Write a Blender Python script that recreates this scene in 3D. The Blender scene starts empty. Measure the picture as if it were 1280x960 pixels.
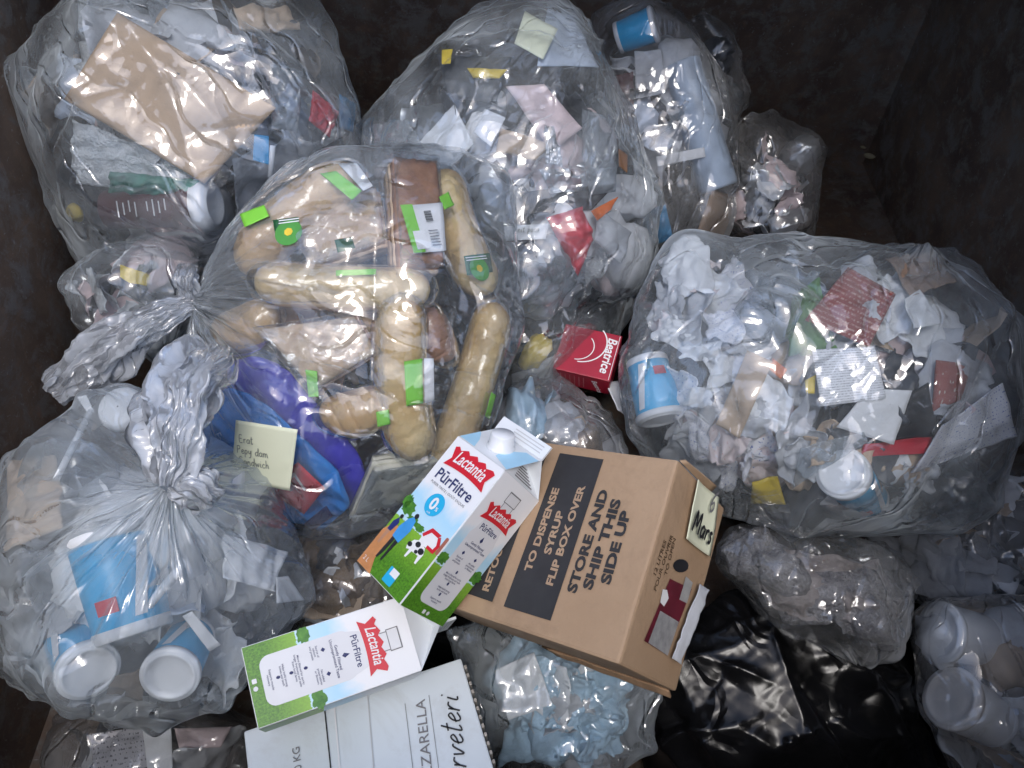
import bpy, bmesh, math, random
import numpy as np
from mathutils import Matrix, Vector

# ------------------------------------------------------------------ camera, sky, sun, exposure
SC = bpy.context.scene
COL = SC.collection
PITCH = math.radians(52)
CAM = np.array([0.0, 0.0, 1.5])
FPX = 960.0
cR = np.array([1.0, 0, 0])
cF = np.array([0, math.cos(PITCH), -math.sin(PITCH)])
cU = np.array([0, math.sin(PITCH), math.cos(PITCH)])
cam_d = bpy.data.cameras.new('camera')
cam = bpy.data.objects.new('camera', cam_d)
COL.objects.link(cam)
cam.location = CAM
cam.rotation_euler = (math.pi / 2 - PITCH, 0, 0)
cam_d.sensor_fit = 'HORIZONTAL'
cam_d.angle_x = 2 * math.atan(640 / FPX)
cam_d.clip_start = 0.01
cam_d.clip_end = 3000
SC.camera = cam
SUN_EL, SUN_AZ = math.radians(66), math.radians(180)
world = bpy.data.worlds.new('World')
SC.world = world
world.use_nodes = True
wn = world.node_tree.nodes
sky = wn.new('ShaderNodeTexSky')
sky.sky_type = 'NISHITA'
sky.sun_disc = False
sky.sun_elevation = SUN_EL
sky.sun_rotation = SUN_AZ
sky.air_density = 1.0
sky.dust_density = 2.0
sky.ozone_density = 1.0
world.node_tree.links.new(sky.outputs[0], wn['Background'].inputs[0])
wn['Background'].inputs[1].default_value = 0.14
sun_d = bpy.data.lights.new('sun', 'SUN')
sun_d.energy = 0.5
sun_d.angle = math.radians(16)
sun_d.color = (1.0, 0.985, 0.96)
sun = bpy.data.objects.new('sun', sun_d)
COL.objects.link(sun)
sdir = Vector((math.sin(SUN_AZ) * math.cos(SUN_EL), math.cos(SUN_AZ) * math.cos(SUN_EL), math.sin(SUN_EL)))
sun.rotation_euler = sdir.to_track_quat('Z', 'Y').to_euler()
sun.location = (0, 0, 6)
SC.view_settings.view_transform = 'Standard'
SC.view_settings.look = 'None'
SC.view_settings.exposure = 1.15
SC.view_settings.gamma = 1
SC.view_settings.use_curve_mapping = False
SC.render.engine = 'CYCLES'
cy = SC.cycles
cy.max_bounces = 7
cy.diffuse_bounces = 3
cy.glossy_bounces = 2
cy.transmission_bounces = 6
cy.transparent_max_bounces = 20
cy.use_denoising = True
cy.use_adaptive_sampling = True
cy.adaptive_threshold = 0.03
cy.adaptive_min_samples = 16
cy.sample_clamp_indirect = 6
cy.caustics_reflective = False
cy.caustics_refractive = False

rng = np.random.default_rng(11)
random.seed(5)


def W(px, py, d):
    """photograph pixel + distance along the view axis -> world point"""
    return CAM + d * (cF + (px - 640) / FPX * cR + (480 - py) / FPX * cU)


def nrm(v):
    v = np.asarray(v, float)
    return v / (np.linalg.norm(v) + 1e-12)


# ------------------------------------------------------------------ noise
_perm = np.random.default_rng(3).permutation(512)
_g = np.random.default_rng(4).normal(size=(512, 3))
_g /= np.linalg.norm(_g, axis=1)[:, None]


def perlin(p):
    p = np.asarray(p, float)
    i = np.floor(p).astype(int)
    f = p - i
    u = f * f * f * (f * (f * 6 - 15) + 10)
    out = 0
    for dx in (0, 1):
        for dy in (0, 1):
            for dz in (0, 1):
                h = _perm[(_perm[(_perm[(i[..., 0] + dx) & 511] + i[..., 1] + dy) & 511] + i[..., 2] + dz) & 511]
                g = _g[h]
                dot = g[..., 0] * (f[..., 0] - dx) + g[..., 1] * (f[..., 1] - dy) + g[..., 2] * (f[..., 2] - dz)
                wx = u[..., 0] if dx else 1 - u[..., 0]
                wy = u[..., 1] if dy else 1 - u[..., 1]
                wz = u[..., 2] if dz else 1 - u[..., 2]
                out = out + dot * wx * wy * wz
    return out


def crumple(p, L, seed, n=5, warp=0.9):
    """sharp folds: triangle waves along random directions, bent by noise. about -0.5..0.5"""
    r = np.random.default_rng(seed)
    out = 0
    tot = 0
    for k in range(n):
        l = L * (0.55 ** (k // 2)) * r.uniform(0.8, 1.25)
        d = nrm(r.normal(size=3))
        o = r.uniform(0, 50, 3)
        w = p @ d / l + warp * perlin(p / l * 0.6 + o)
        t = 2 * np.abs(w - np.floor(w) - 0.5)
        m = np.clip(0.5 + 1.3 * perlin(p / l * 0.45 + o[::-1]), 0, 1)
        out = out + (t - 0.5) * m * l
        tot += l
    return out / tot * 1.8


def ridges(p, L, seed, n=5, warp=0.8, width=.10):
    """narrow raised creases on otherwise smooth film, 0..1"""
    r = np.random.default_rng(seed)
    out = 0
    for k in range(n):
        l = L * r.uniform(.6, 1.6)
        d = nrm(r.normal(size=3))
        o = r.uniform(0, 50, 3)
        w = p @ d / l + warp * perlin(p / l * 0.45 + o)
        t = np.abs(w - np.floor(w) - 0.5)
        m = np.clip(0.1 + 2.2 * perlin(p / l * 0.6 + o[::-1]), 0, 1)
        out = out + np.exp(-t / (width * L / l)) * m * r.choice((-1, 1))
    return out


# ------------------------------------------------------------------ materials
def nodes(m):
    m.use_nodes = True
    return m.node_tree.nodes, m.node_tree.links


_M = {}


def mat(name, c, rough=0.6, var=0.12, scale=30, bump=0.0, metal=0.0, c2=None, spec=0.5, coat=0.0, bscale=None, stain=None, flute=0.0):
    if name in _M:
        return _M[name]
    m = bpy.data.materials.new(name)
    n, l = nodes(m)
    b = n['Principled BSDF']
    b.inputs['Roughness'].default_value = rough
    b.inputs['Metallic'].default_value = metal
    b.inputs['Specular IOR Level'].default_value = spec
    b.inputs['Coat Weight'].default_value = coat
    tc = n.new('ShaderNodeTexCoord')
    t = n.new('ShaderNodeTexNoise')
    t.inputs['Scale'].default_value = scale
    t.inputs['Detail'].default_value = 5
    t.inputs['Roughness'].default_value = 0.6
    l.new(tc.outputs['Object'], t.inputs['Vector'])
    rmp = n.new('ShaderNodeValToRGB')
    rmp.color_ramp.elements[0].position = 0.32
    rmp.color_ramp.elements[1].position = 0.68
    ca = tuple(x * (1 - var) for x in c) if c2 is None else c
    cb = tuple(min(1, x * (1 + var)) for x in c) if c2 is None else c2
    rmp.color_ramp.elements[0].color = (*ca, 1)
    rmp.color_ramp.elements[1].color = (*cb, 1)
    l.new(t.outputs['Fac'], rmp.inputs[0])
    l.new(rmp.outputs[0], b.inputs['Base Color'])
    if stain:
        t4 = n.new('ShaderNodeTexNoise')
        t4.inputs['Scale'].default_value = stain[1]
        t4.inputs['Detail'].default_value = 9
        t4.inputs['Roughness'].default_value = .68
        t4.inputs['Distortion'].default_value = .5
        l.new(tc.outputs['Object'], t4.inputs['Vector'])
        r4 = n.new('ShaderNodeMapRange')
        r4.inputs['From Min'].default_value = .54
        r4.inputs['From Max'].default_value = .66
        r4.inputs['To Max'].default_value = stain[2]
        l.new(t4.outputs['Fac'], r4.inputs['Value'])
        x4 = n.new('ShaderNodeMix')
        x4.data_type = 'RGBA'
        x4.inputs[7].default_value = (*stain[0], 1)
        l.new(r4.outputs[0], x4.inputs[0])
        l.new(rmp.outputs[0], x4.inputs[6])
        l.new(x4.outputs[2], b.inputs['Base Color'])
    if bump:
        t2 = n.new('ShaderNodeTexNoise')
        t2.inputs['Scale'].default_value = bscale or scale * 3
        t2.inputs['Detail'].default_value = 4
        l.new(tc.outputs['Object'], t2.inputs['Vector'])
        bp = n.new('ShaderNodeBump')
        bp.inputs['Strength'].default_value = bump
        bp.inputs['Distance'].default_value = 0.01
        l.new(t2.outputs['Fac'], bp.inputs['Height'])
        l.new(bp.outputs[0], b.inputs['Normal'])
    _M[name] = m
    return m


def film(name, tint=(0.93, 0.955, 0.98), haze=0.10, rough=0.06, bump=1.3, white=(0.80, 0.88, 0.93), edge=0.35, scale=34, gl=2.3, neckhaze=0.22, uvm=True, stretch=.18):
    """thin plastic film: clear, glossy, slightly milky, more so seen edge-on; creased into small flat facets"""
    if name in _M:
        return _M[name]
    m = bpy.data.materials.new(name)
    n, l = nodes(m)
    for x in list(n):
        n.remove(x)
    out = n.new('ShaderNodeOutputMaterial')
    tc = n.new('ShaderNodeTexCoord')
    at = n.new('ShaderNodeAttribute')
    at.attribute_name = 'pleat'

    def math_(op, a, b, c=None, clamp=False):
        q = n.new('ShaderNodeMath')
        q.operation = op
        q.use_clamp = clamp
        for i, v in enumerate((a, b, c)):
            if v is None:
                continue
            if isinstance(v, (int, float)):
                q.inputs[i].default_value = v
            else:
                l.new(v, q.inputs[i])
        return q.outputs[0]

    def vmath(op, a, b):
        q = n.new('ShaderNodeVectorMath')
        q.operation = op
        for i, v in enumerate((a, b)):
            if isinstance(v, tuple):
                q.inputs[i].default_value = v
            else:
                l.new(v, q.inputs[i])
        return q
    t0 = n.new('ShaderNodeTexNoise')
    t0.inputs['Scale'].default_value = 11
    t0.inputs['Detail'].default_value = 1
    l.new(tc.outputs['Object'], t0.inputs['Vector'])
    off = vmath('SUBTRACT', t0.outputs['Color'], (.5, .5, .5))
    off2 = vmath('MULTIPLY', off.outputs[0], (.055, .055, .055))
    pos = vmath('ADD', tc.outputs['Object'], off2.outputs[0]).outputs[0]

    def facets(vec, sc, k, dim):
        v = n.new('ShaderNodeTexVoronoi')
        v.feature = 'F1'
        v.voronoi_dimensions = dim
        v.inputs['Scale'].default_value = sc
        l.new(vec, v.inputs['Vector'])
        d1 = vmath('SUBTRACT', v.outputs['Color'], (.5, .5, .5)).outputs[0]
        d2 = vmath('SUBTRACT', vec, v.outputs['Position']).outputs[0]
        if dim == '2D':
            d2 = vmath('MULTIPLY', d2, (1, 1, 0)).outputs[0]
        return math_('MULTIPLY', vmath('DOT_PRODUCT', d1, d2).outputs['Value'], k)
    mk = n.new('ShaderNodeMapRange')
    mk.inputs['From Min'].default_value = .42
    mk.inputs['From Max'].default_value = .64
    mk.inputs['To Min'].default_value = .12
    l.new(t0.outputs['Fac'], mk.inputs['Value'])
    # slack and taut regions
    t5 = n.new('ShaderNodeTexNoise')
    t5.inputs['Scale'].default_value = 7
    t5.inputs['Detail'].default_value = 1
    l.new(tc.outputs['Object'], t5.inputs['Vector'])
    mk2 = n.new('ShaderNodeMapRange')
    mk2.inputs['From Min'].default_value = .40
    mk2.inputs['From Max'].default_value = .62
    mk2.inputs['To Min'].default_value = .10
    mk2.inputs['To Max'].default_value = 1.15
    l.new(t5.outputs['Fac'], mk2.inputs['Value'])
    if uvm:
        # long narrow creases that run along the bag, from its neck
        st = vmath('MULTIPLY', vmath('ADD', tc.outputs['UV'], vmath('MULTIPLY', off.outputs[0], (.09, .09, 0)).outputs[0]).outputs[0], (1, stretch, 0)).outputs[0]
        h1 = facets(st, scale * 1.15, .26 * bump, '2D')
        st2 = vmath('ADD', tc.outputs['UV'], vmath('MULTIPLY', off.outputs[0], (.05, .12, 0)).outputs[0]).outputs[0]
        st2 = vmath('MULTIPLY', st2, (.75, .55, 0)).outputs[0]
        h2 = math_('MULTIPLY', facets(st2, scale * 3.4, .5 * bump, '2D'), mk.outputs[0])
        mp = n.new('ShaderNodeMapping')
        mp.inputs['Scale'].default_value = (70, 6, 1)
        l.new(tc.outputs['UV'], mp.inputs['Vector'])
        t2 = n.new('ShaderNodeTexNoise')
        t2.noise_dimensions = '2D'
        t2.noise_type = 'RIDGED_MULTIFRACTAL'
        t2.inputs['Scale'].default_value = 1.0
        t2.inputs['Detail'].default_value = 1
        t2.inputs['Distortion'].default_value = 0.7
        l.new(mp.outputs[0], t2.inputs['Vector'])
        h3 = math_('MULTIPLY', math_('MULTIPLY', t2.outputs['Fac'], at.outputs['Fac']), .0045)
        # thin sharp creases
        ve = n.new('ShaderNodeTexVoronoi')
        ve.feature = 'DISTANCE_TO_EDGE'
        ve.voronoi_dimensions = '2D'
        ve.inputs['Scale'].default_value = scale * .62
        l.new(st, ve.inputs['Vector'])
        h4 = math_('MULTIPLY', math_('MINIMUM', ve.outputs['Distance'], .07), .05 * bump)
        h4 = math_('MULTIPLY', h4, mk2.outputs[0])
        h1 = math_('MULTIPLY', h1, mk2.outputs[0])
        hh = math_('ADD', math_('ADD', math_('ADD', h1, h2), h3), h4)
    else:
        hh = facets(pos, scale * 1.4, .42 * bump, '3D')
    bp = n.new('ShaderNodeBump')
    bp.inputs['Strength'].default_value = 1
    bp.inputs['Distance'].default_value = 1
    l.new(hh, bp.inputs['Height'])
    fr = n.new('ShaderNodeFresnel')
    fr.inputs['IOR'].default_value = 1.5
    l.new(bp.outputs[0], fr.inputs['Normal'])
    f2 = math_('MULTIPLY', fr.outputs[0], gl, clamp=True)
    f2 = math_('MINIMUM', f2, .42)
    gs = n.new('ShaderNodeBsdfGlossy')
    gs.inputs['Roughness'].default_value = rough
    gs.inputs['Color'].default_value = (1, 1, 1, 1)
    l.new(bp.outputs[0], gs.inputs['Normal'])
    tr = n.new('ShaderNodeBsdfTransparent')
    tr.inputs['Color'].default_value = (*tint, 1)
    df = n.new('ShaderNodeBsdfDiffuse')
    df.inputs['Color'].default_value = (*white, 1)
    l.new(bp.outputs[0], df.inputs['Normal'])
    tl = n.new('ShaderNodeBsdfTranslucent')
    tl.inputs['Color'].default_value = (*white, 1)
    dm = n.new('ShaderNodeMixShader')
    dm.inputs[0].default_value = 0.4
    l.new(df.outputs[0], dm.inputs[1])
    l.new(tl.outputs[0], dm.inputs[2])
    lw = n.new('ShaderNodeLayerWeight')
    lw.inputs['Blend'].default_value = 0.5
    hz = math_('MULTIPLY_ADD', math_('POWER', lw.outputs['Facing'], 2.5), edge, haze)
    # patches that are milkier (stretched or doubled film) and the gathered neck
    mr = n.new('ShaderNodeMapRange')
    mr.inputs['From Min'].default_value = 0.35
    mr.inputs['From Max'].default_value = 0.68
    mr.inputs['To Min'].default_value = 0.35
    mr.inputs['To Max'].default_value = 1.9
    l.new(t5.outputs['Fac'], mr.inputs['Value'])
    hz = math_('MULTIPLY_ADD', at.outputs['Fac'], neckhaze, math_('MULTIPLY', hz, mr.outputs[0]), clamp=True)
    a = n.new('ShaderNodeMixShader')
    l.new(hz, a.inputs[0])
    l.new(tr.outputs[0], a.inputs[1])
    l.new(dm.outputs[0], a.inputs[2])
    z = n.new('ShaderNodeMixShader')
    l.new(f2, z.inputs[0])
    l.new(a.outputs[0], z.inputs[1])
    l.new(gs.outputs[0], z.inputs[2])
    l.new(z.outputs[0], out.inputs['Surface'])
    _M[name] = m
    return m


# ------------------------------------------------------------------ objects
def mesh_obj(name, v, f, m=None, parent=None, smooth=True, uv=None, attr=None):
    me = bpy.data.meshes.new(name)
    v = np.asarray(v, np.float32)
    if isinstance(f, np.ndarray):
        nv, nf = f.shape[1], f.shape[0]
        me.vertices.add(len(v))
        me.vertices.foreach_set('co', v.ravel())
        me.loops.add(nf * nv)
        me.loops.foreach_set('vertex_index', f.astype(np.int32).ravel())
        me.polygons.add(nf)
        me.polygons.foreach_set('loop_start', np.arange(0, nf * nv, nv, dtype=np.int32))
        me.update(calc_edges=True)
        fl = f.ravel()
    else:
        me.from_pydata(v.tolist(), [], f)
        fl = np.array([i for q in f for i in q])
    me.validate()
    if smooth:
        me.polygons.foreach_set('use_smooth', np.ones(len(me.polygons), bool))
    if uv is not None:
        lay = me.uv_layers.new(name='UVMap')
        lay.data.foreach_set('uv', np.asarray(uv, np.float32)[fl].ravel())
    if attr is not None:
        at = me.attributes.new('pleat', 'FLOAT', 'POINT')
        at.data.foreach_set('value', np.asarray(attr, np.float32))
    if m is not None:
        me.materials.append(m)
    o = bpy.data.objects.new(name, me)
    COL.objects.link(o)
    if parent is not None:
        o.parent = parent
    return o


def tag(o, label, cat, group=None):
    o['label'] = label
    o['category'] = cat
    if group:
        o['group'] = group
    return o


def empty(name, label, cat, loc=(0, 0, 0), group=None):
    o = bpy.data.objects.new(name, None)
    o.empty_display_size = 0.05
    COL.objects.link(o)
    return tag(o, label, cat, group)


def grid_faces(nu, nv, closed_u=False):
    """nu columns x nv rows, index = j*nu+i"""
    i = np.arange(nu if closed_u else nu - 1)
    j = np.arange(nv - 1)
    I, J = np.meshgrid(i, j)
    I2 = (I + 1) % nu
    return np.stack([J * nu + I, J * nu + I2, (J + 1) * nu + I2, (J + 1) * nu + I], -1).reshape(-1, 4)


class Acc:
    """collects vertices so that a bag's film can be stretched over what it holds"""
    pts = None


def keep(v):
    if Acc.pts is not None:
        Acc.pts.append(np.asarray(v, float))


# --- a sheet or pouch between four corner points (world), with thickness, bulge and creases
def patch(name, P, m, thick=0.0015, bulge=0.0, cr=0.004, L=0.06, n=26, seed=0, parent=None, ragged=0.0, wild=0.0, curl=0.0, roundc=0.0):
    P = [np.asarray(p, float) for p in P]          # a,b,c,d around
    s = np.linspace(0, 1, n)
    S, T = np.meshgrid(s, s)
    S, T = S.ravel(), T.ravel()
    r = np.random.default_rng(seed + 77)
    if ragged:
        q = np.stack([S * 3, T * 3, np.full_like(S, seed * 1.7)], 1)
        S2 = S + ragged * perlin(q) * (1 - 0.3 * S)
        T2 = T + ragged * perlin(q + 9.1)
    else:
        S2, T2 = S, T
    if roundc:
        S2, T2 = .5 + (S2 - .5) * (1 - roundc * np.abs(2 * T2 - 1) ** 5), .5 + (T2 - .5) * (1 - roundc * np.abs(2 * S2 - 1) ** 5)
    X = ((1 - S2) * (1 - T2))[:, None] * P[0] + (S2 * (1 - T2))[:, None] * P[1] + (S2 * T2)[:, None] * P[2] + ((1 - S2) * T2)[:, None] * P[3]
    if wild:
        o_ = seed * 1.37
        X = X + wild * np.stack([perlin(X * 17 + o_), perlin(X * 17 + o_ + 31), perlin(X * 17 + o_ + 57)], 1) + wild * .5 * np.stack([crumple(X + o_, .03, seed + i, 4) for i in range(3)], 1)
    nn = nrm(np.cross(P[1] - P[0], P[3] - P[0]))
    if nn @ (CAM - P[0]) < 0:
        nn = -nn
    c = crumple(X + seed * 3.3, L, seed, 6) * cr * 2
    prof = (16 * S * (1 - S) * T * (1 - T))
    prof = prof ** 0.45
    cu = curl * ((S - 0.5) ** 2 * 4 - 0.3)
    top = X + nn * (thick / 2 + bulge * prof + c + cu)[:, None]
    bot = X + nn * (-thick / 2 - bulge * prof + c * (0.6 if bulge else 1) + cu)[:, None]
    v = np.concatenate([top, bot])
    N = n * n
    f1 = grid_faces(n, n)
    f2 = f1[:, ::-1] + N
    e = []
    idx = np.arange(N).reshape(n, n)
    ring = np.concatenate([idx[0, :-1], idx[:-1, -1], idx[-1, :0:-1], idx[:0:-1, 0]])
    rn = np.roll(ring, -1)
    e = np.stack([ring, ring + N, rn + N, rn], 1)
    f = np.concatenate([f1, f2, e])
    if np.dot(np.cross(P[1] - P[0], P[3] - P[0]), nn) < 0:
        f = f[:, ::-1]
    uv = np.concatenate([np.stack([S, T], 1)] * 2)
    keep(v)
    return mesh_obj(name, v, np.ascontiguousarray(f), m, parent, uv=uv)


def frame(a):
    a = nrm(a)
    t = np.array([0, 0, 1.0]) if abs(a[2]) < 0.9 else np.array([1.0, 0, 0])
    u = nrm(np.cross(a, t))
    return a, u, np.cross(a, u)


# --- surface of revolution from A to B; prof = [(t, radius)]
def lathe(name, A, B, prof, m, nseg=32, parent=None, dent=0.0, seed=0, flat=1.0):
    A, B = np.asarray(A, float), np.asarray(B, float)
    a, u, w = frame(B - A)
    ln = np.linalg.norm(B - A)
    ph = np.linspace(0, 2 * np.pi, nseg, endpoint=False)
    v = []
    for t, r in prof:
        v.append(A + a * t * ln + r * (np.cos(ph)[:, None] * u + np.sin(ph)[:, None] * w * flat))
    v = np.concatenate(v)
    if dent:
        v = v + (crumple(v, 0.05, seed, 4) * dent)[:, None] * u
    f = grid_faces(nseg, len(prof), True)
    keep(v)
    o = mesh_obj(name, v, np.ascontiguousarray(f), m, parent)
    return o


# --- crumpled ball of paper, film or foil
_ico = {}


def ball(name, c, rad, m, seed=0, cr=0.35, sub=3, parent=None):
    if sub not in _ico:
        bm = bmesh.new()
        bmesh.ops.create_icosphere(bm, subdivisions=sub, radius=1)
        _ico[sub] = (np.array([q.co[:] for q in bm.verts]), np.array([[q.index for q in f.verts] for f in bm.faces]))
        bm.free()
    d, f = _ico[sub]
    rad = np.asarray(rad, float) * np.ones(3)
    k = 1 + cr * 2.2 * crumple(d + seed * 2.1, 0.9, seed, 6) + 0.22 * perlin(d * 1.3 + seed)
    r = np.random.default_rng(seed)
    q = np.linalg.qr(r.normal(size=(3, 3)))[0]
    v = np.asarray(c) + (d * k[:, None] * rad) @ q.T
    keep(v)
    return mesh_obj(name, v, f, m, parent, smooth=False)


# --- box between a centre and axes
def box_mesh(name, o, ax, dims, m, parent=None, bev=0.0015, warp=0.0, seed=0):
    bm = bmesh.new()
    bmesh.ops.create_cube(bm, size=1)
    for q in bm.verts:
        q.co = [(q.co[i] + 0.5) * dims[i] for i in range(3)]
    if bev:
        bmesh.ops.bevel(bm, geom=bm.edges[:], offset=bev, segments=2, affect='EDGES', profile=0.6)
    if warp:
        bmesh.ops.subdivide_edges(bm, edges=[e for e in bm.edges if e.calc_length() > 0.02], cuts=8, use_grid_fill=True)
    v = np.array([q.co[:] for q in bm.verts])
    bm.verts.index_update()
    f = [[q.index for q in fc.verts] for fc in bm.faces]
    bm.free()
    if warp:
        v = v + warp * np.stack([perlin(v * 14 + seed), perlin(v * 14 + seed + 7), perlin(v * 14 + seed + 13)], 1)
    ax = np.asarray(ax, float)
    wv = np.asarray(o) + v @ ax
    keep(wv)
    return mesh_obj(name, wv, f, m, parent, smooth=False)


# --- flat print: polygons and lettering laid on a face (origin o, axes ex, ey, normal ez)
def decal(name, pts, fr, m, parent, lift=0.0004):
    o, ex, ey, ez = fr
    v = [np.asarray(o) + p[0] * ex + p[1] * ey + lift * ez for p in pts]
    return mesh_obj(name, v, [list(range(len(v)))], m, parent, smooth=False)


def rounded(x0, y0, x1, y1, r, k=5):
    out = []
    for cx, cy_, a0 in ((x1 - r, y1 - r, 0), (x0 + r, y1 - r, 90), (x0 + r, y0 + r, 180), (x1 - r, y0 + r, 270)):
        for i in range(k + 1):
            a = math.radians(a0 + 90 * i / k)
            out.append((cx + r * math.cos(a), cy_ + r * math.sin(a)))
    return out


def circle(x, y, r, k=28, ry=None):
    return [(x + r * math.cos(2 * math.pi * i / k), y + (ry or r) * math.sin(2 * math.pi * i / k)) for i in range(k)]


def lettering(body, size, fr, pos, m, parent, bold=0.0, shear=0.0, align='CENTER', lift=0.0007, ang=0.0, sx=1.0, name='lettering', arc=0.0, vertical=1.0):
    cu = bpy.data.curves.new('t', 'FONT')
    cu.body = body
    cu.size = 1
    cu.offset = bold
    cu.shear = shear
    cu.align_x = align
    cu.align_y = 'CENTER'
    cu.resolution_u = 3
    cu.space_line = 0.95
    ob = bpy.data.objects.new('t', cu)
    COL.objects.link(ob)
    dg = bpy.context.evaluated_depsgraph_get()
    me = bpy.data.meshes.new_from_object(ob.evaluated_get(dg))
    bpy.data.objects.remove(ob)
    v = np.array([q.co[:] for q in me.vertices])
    f = [list(p.vertices) for p in me.polygons]
    bpy.data.meshes.remove(me)
    bpy.data.curves.remove(cu)
    if not len(v):
        return None
    x, y = v[:, 0] * sx * size, v[:, 1] * size * vertical
    if arc:
        y = y - arc * x * x
    ca, sa = math.cos(ang), math.sin(ang)
    x, y = pos[0] + ca * x - sa * y, pos[1] + sa * x + ca * y
    o, ex, ey, ez = fr
    wv = np.asarray(o) + x[:, None] * ex + y[:, None] * ey + lift * np.asarray(ez)
    return mesh_obj(name, wv, f, m, parent, smooth=False)


HW = {  # single-stroke handwriting, x 0..w, y 0..1 (x-height 0.5)
    'a': (.5, [[(.42, .42), (.22, .5), (.06, .3), (.1, .06), (.28, .05), (.4, .3), (.43, .48), (.4, .1), (.5, .03)]]),
    'c': (.42, [[(.38, .4), (.22, .5), (.06, .28), (.12, .04), (.3, .03), (.42, .12)]]),
    'd': (.5, [[(.4, .42), (.2, .5), (.05, .26), (.12, .03), (.3, .08), (.42, .4), (.47, 1.0)], [(.45, .8), (.4, .1), (.5, .02)]]),
    'e': (.42, [[(.02, .22), (.22, .28), (.36, .4), (.24, .52), (.09, .36), (.1, .1), (.24, .02), (.44, .14)]]),
    'g': (.48, [[(.4, .42), (.2, .5), (.06, .26), (.15, .06), (.36, .2), (.42, .46), (.36, -.3), (.1, -.32)]]),
    'h': (.48, [[(.1, 1.0), (.06, 0)], [(.07, .28), (.24, .5), (.36, .36), (.36, .08), (.46, .02)]]),
    'i': (.25, [[(.1, .5), (.08, .08), (.24, .04)], [(.13, .7), (.17, .74)]]),
    'm': (.7, [[(.05, .5), (.06, 0)], [(.06, .3), (.2, .5), (.3, .34), (.3, 0)], [(.3, .3), (.45, .5), (.56, .34), (.58, .05), (.68, .03)]]),
    'n': (.48, [[(.05, .5), (.06, 0)], [(.06, .3), (.22, .5), (.36, .34), (.36, .05), (.46, .03)]]),
    'p': (.45, [[(.08, .5), (.04, -.4)], [(.07, .36), (.26, .52), (.38, .3), (.24, .04), (.06, .1)]]),
    'r': (.38, [[(.05, .5), (.08, .3), (.07, 0)], [(.08, .26), (.2, .48), (.36, .46)]]),
    's': (.36, [[(.3, .44), (.16, .5), (.08, .38), (.26, .2), (.2, .02), (.04, .06)]]),
    't': (.36, [[(.16, .9), (.12, .1), (.22, .02), (.34, .1)], [(.0, .6), (.32, .64)]]),
    'v': (.42, [[(.03, .48), (.16, .03), (.34, .44), (.46, .46)]]),
    'w': (.6, [[(.03, .48), (.14, .03), (.28, .4), (.4, .03), (.56, .5)]]),
    'y': (.45, [[(.04, .5), (.12, .16), (.3, .2), (.4, .5), (.3, -.3), (.06, -.34)]]),
    'M': (.8, [[(.04, 0), (.14, .95), (.36, .3), (.6, .95), (.7, 0)]]),
    'S': (.55, [[(.48, .85), (.26, .98), (.1, .76), (.42, .4), (.34, .04), (.04, .1)]]),
    'P': (.55, [[(.1, .95), (.06, 0)], [(.08, .9), (.42, .92), (.44, .6), (.08, .46)]]),
    'E': (.55, [[(.46, .95), (.1, .9), (.08, .05), (.48, .02)], [(.1, .5), (.4, .52)]]),
    'C': (.62, [[(.55, .82), (.34, 1.0), (.08, .6), (.1, .12), (.34, .0), (.6, .16)]]),
    '6': (.5, [[(.4, .95), (.14, .6), (.08, .2), (.26, .0), (.42, .2), (.3, .42), (.1, .28)]]),
    ' ': (.4, []),
}


def spline(pts, k=5):
    p = np.array(pts, float)
    p = np.vstack([2 * p[0] - p[1], p, 2 * p[-1] - p[-2]])
    out = []
    for i in range(1, len(p) - 2):
        for t in np.linspace(0, 1, k, endpoint=False):
            out.append(0.5 * ((2 * p[i]) + (-p[i - 1] + p[i + 1]) * t + (2 * p[i - 1] - 5 * p[i] + 4 * p[i + 1] - p[i + 2]) * t * t + (-p[i - 1] + 3 * p[i] - 3 * p[i + 1] + p[i + 2]) * t ** 3))
    out.append(p[-2])
    return np.array(out)


def handwriting(text, size, fr, pos, m, parent, width=0.05, lift=0.0007, slant=0.2, gap=0.06, name='handwriting', sx=1.0):
    o, ex, ey, ez = fr
    V, Fc = [], []
    x = 0
    for ch in text:
        w, strokes = HW[ch]
        for s in strokes:
            q = spline(s)
            q = np.stack([(q[:, 0] + x + slant * q[:, 1]) * sx, q[:, 1]], 1) * size
            t = np.gradient(q, axis=0)
            t /= np.linalg.norm(t, axis=1)[:, None] + 1e-9
            nn = np.stack([-t[:, 1], t[:, 0]], 1) * width * size / 2
            b = len(V)
            for a, c in zip(q + nn, q - nn):
                V += [a, c]
            for k in range(len(q) - 1):
                Fc.append([b + 2 * k, b + 2 * k + 1, b + 2 * k + 3, b + 2 * k + 2])
        x += w + gap
    V = np.array(V) + np.array(pos)
    wv = np.asarray(o) + V[:, :1] * ex + V[:, 1:] * ey + lift * np.asarray(ez)
    return mesh_obj(name, wv, Fc, m, parent, smooth=False)


def on_plane(px, py, o, n):
    """world point where a photograph pixel meets the plane through o with normal n"""
    r = W(px, py, 1) - CAM
    t = ((np.asarray(o) - CAM) @ n) / (r @ n)
    return CAM + t * r


# ------------------------------------------------------------------ the dumpster and the ground under it
SHADE_LID_Y = 1.14
SHADE_LID_X = 0.62
XL, XR, YB, YF, ZT = -0.86, 1.12, 2.1, -0.2, 1.36


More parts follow.
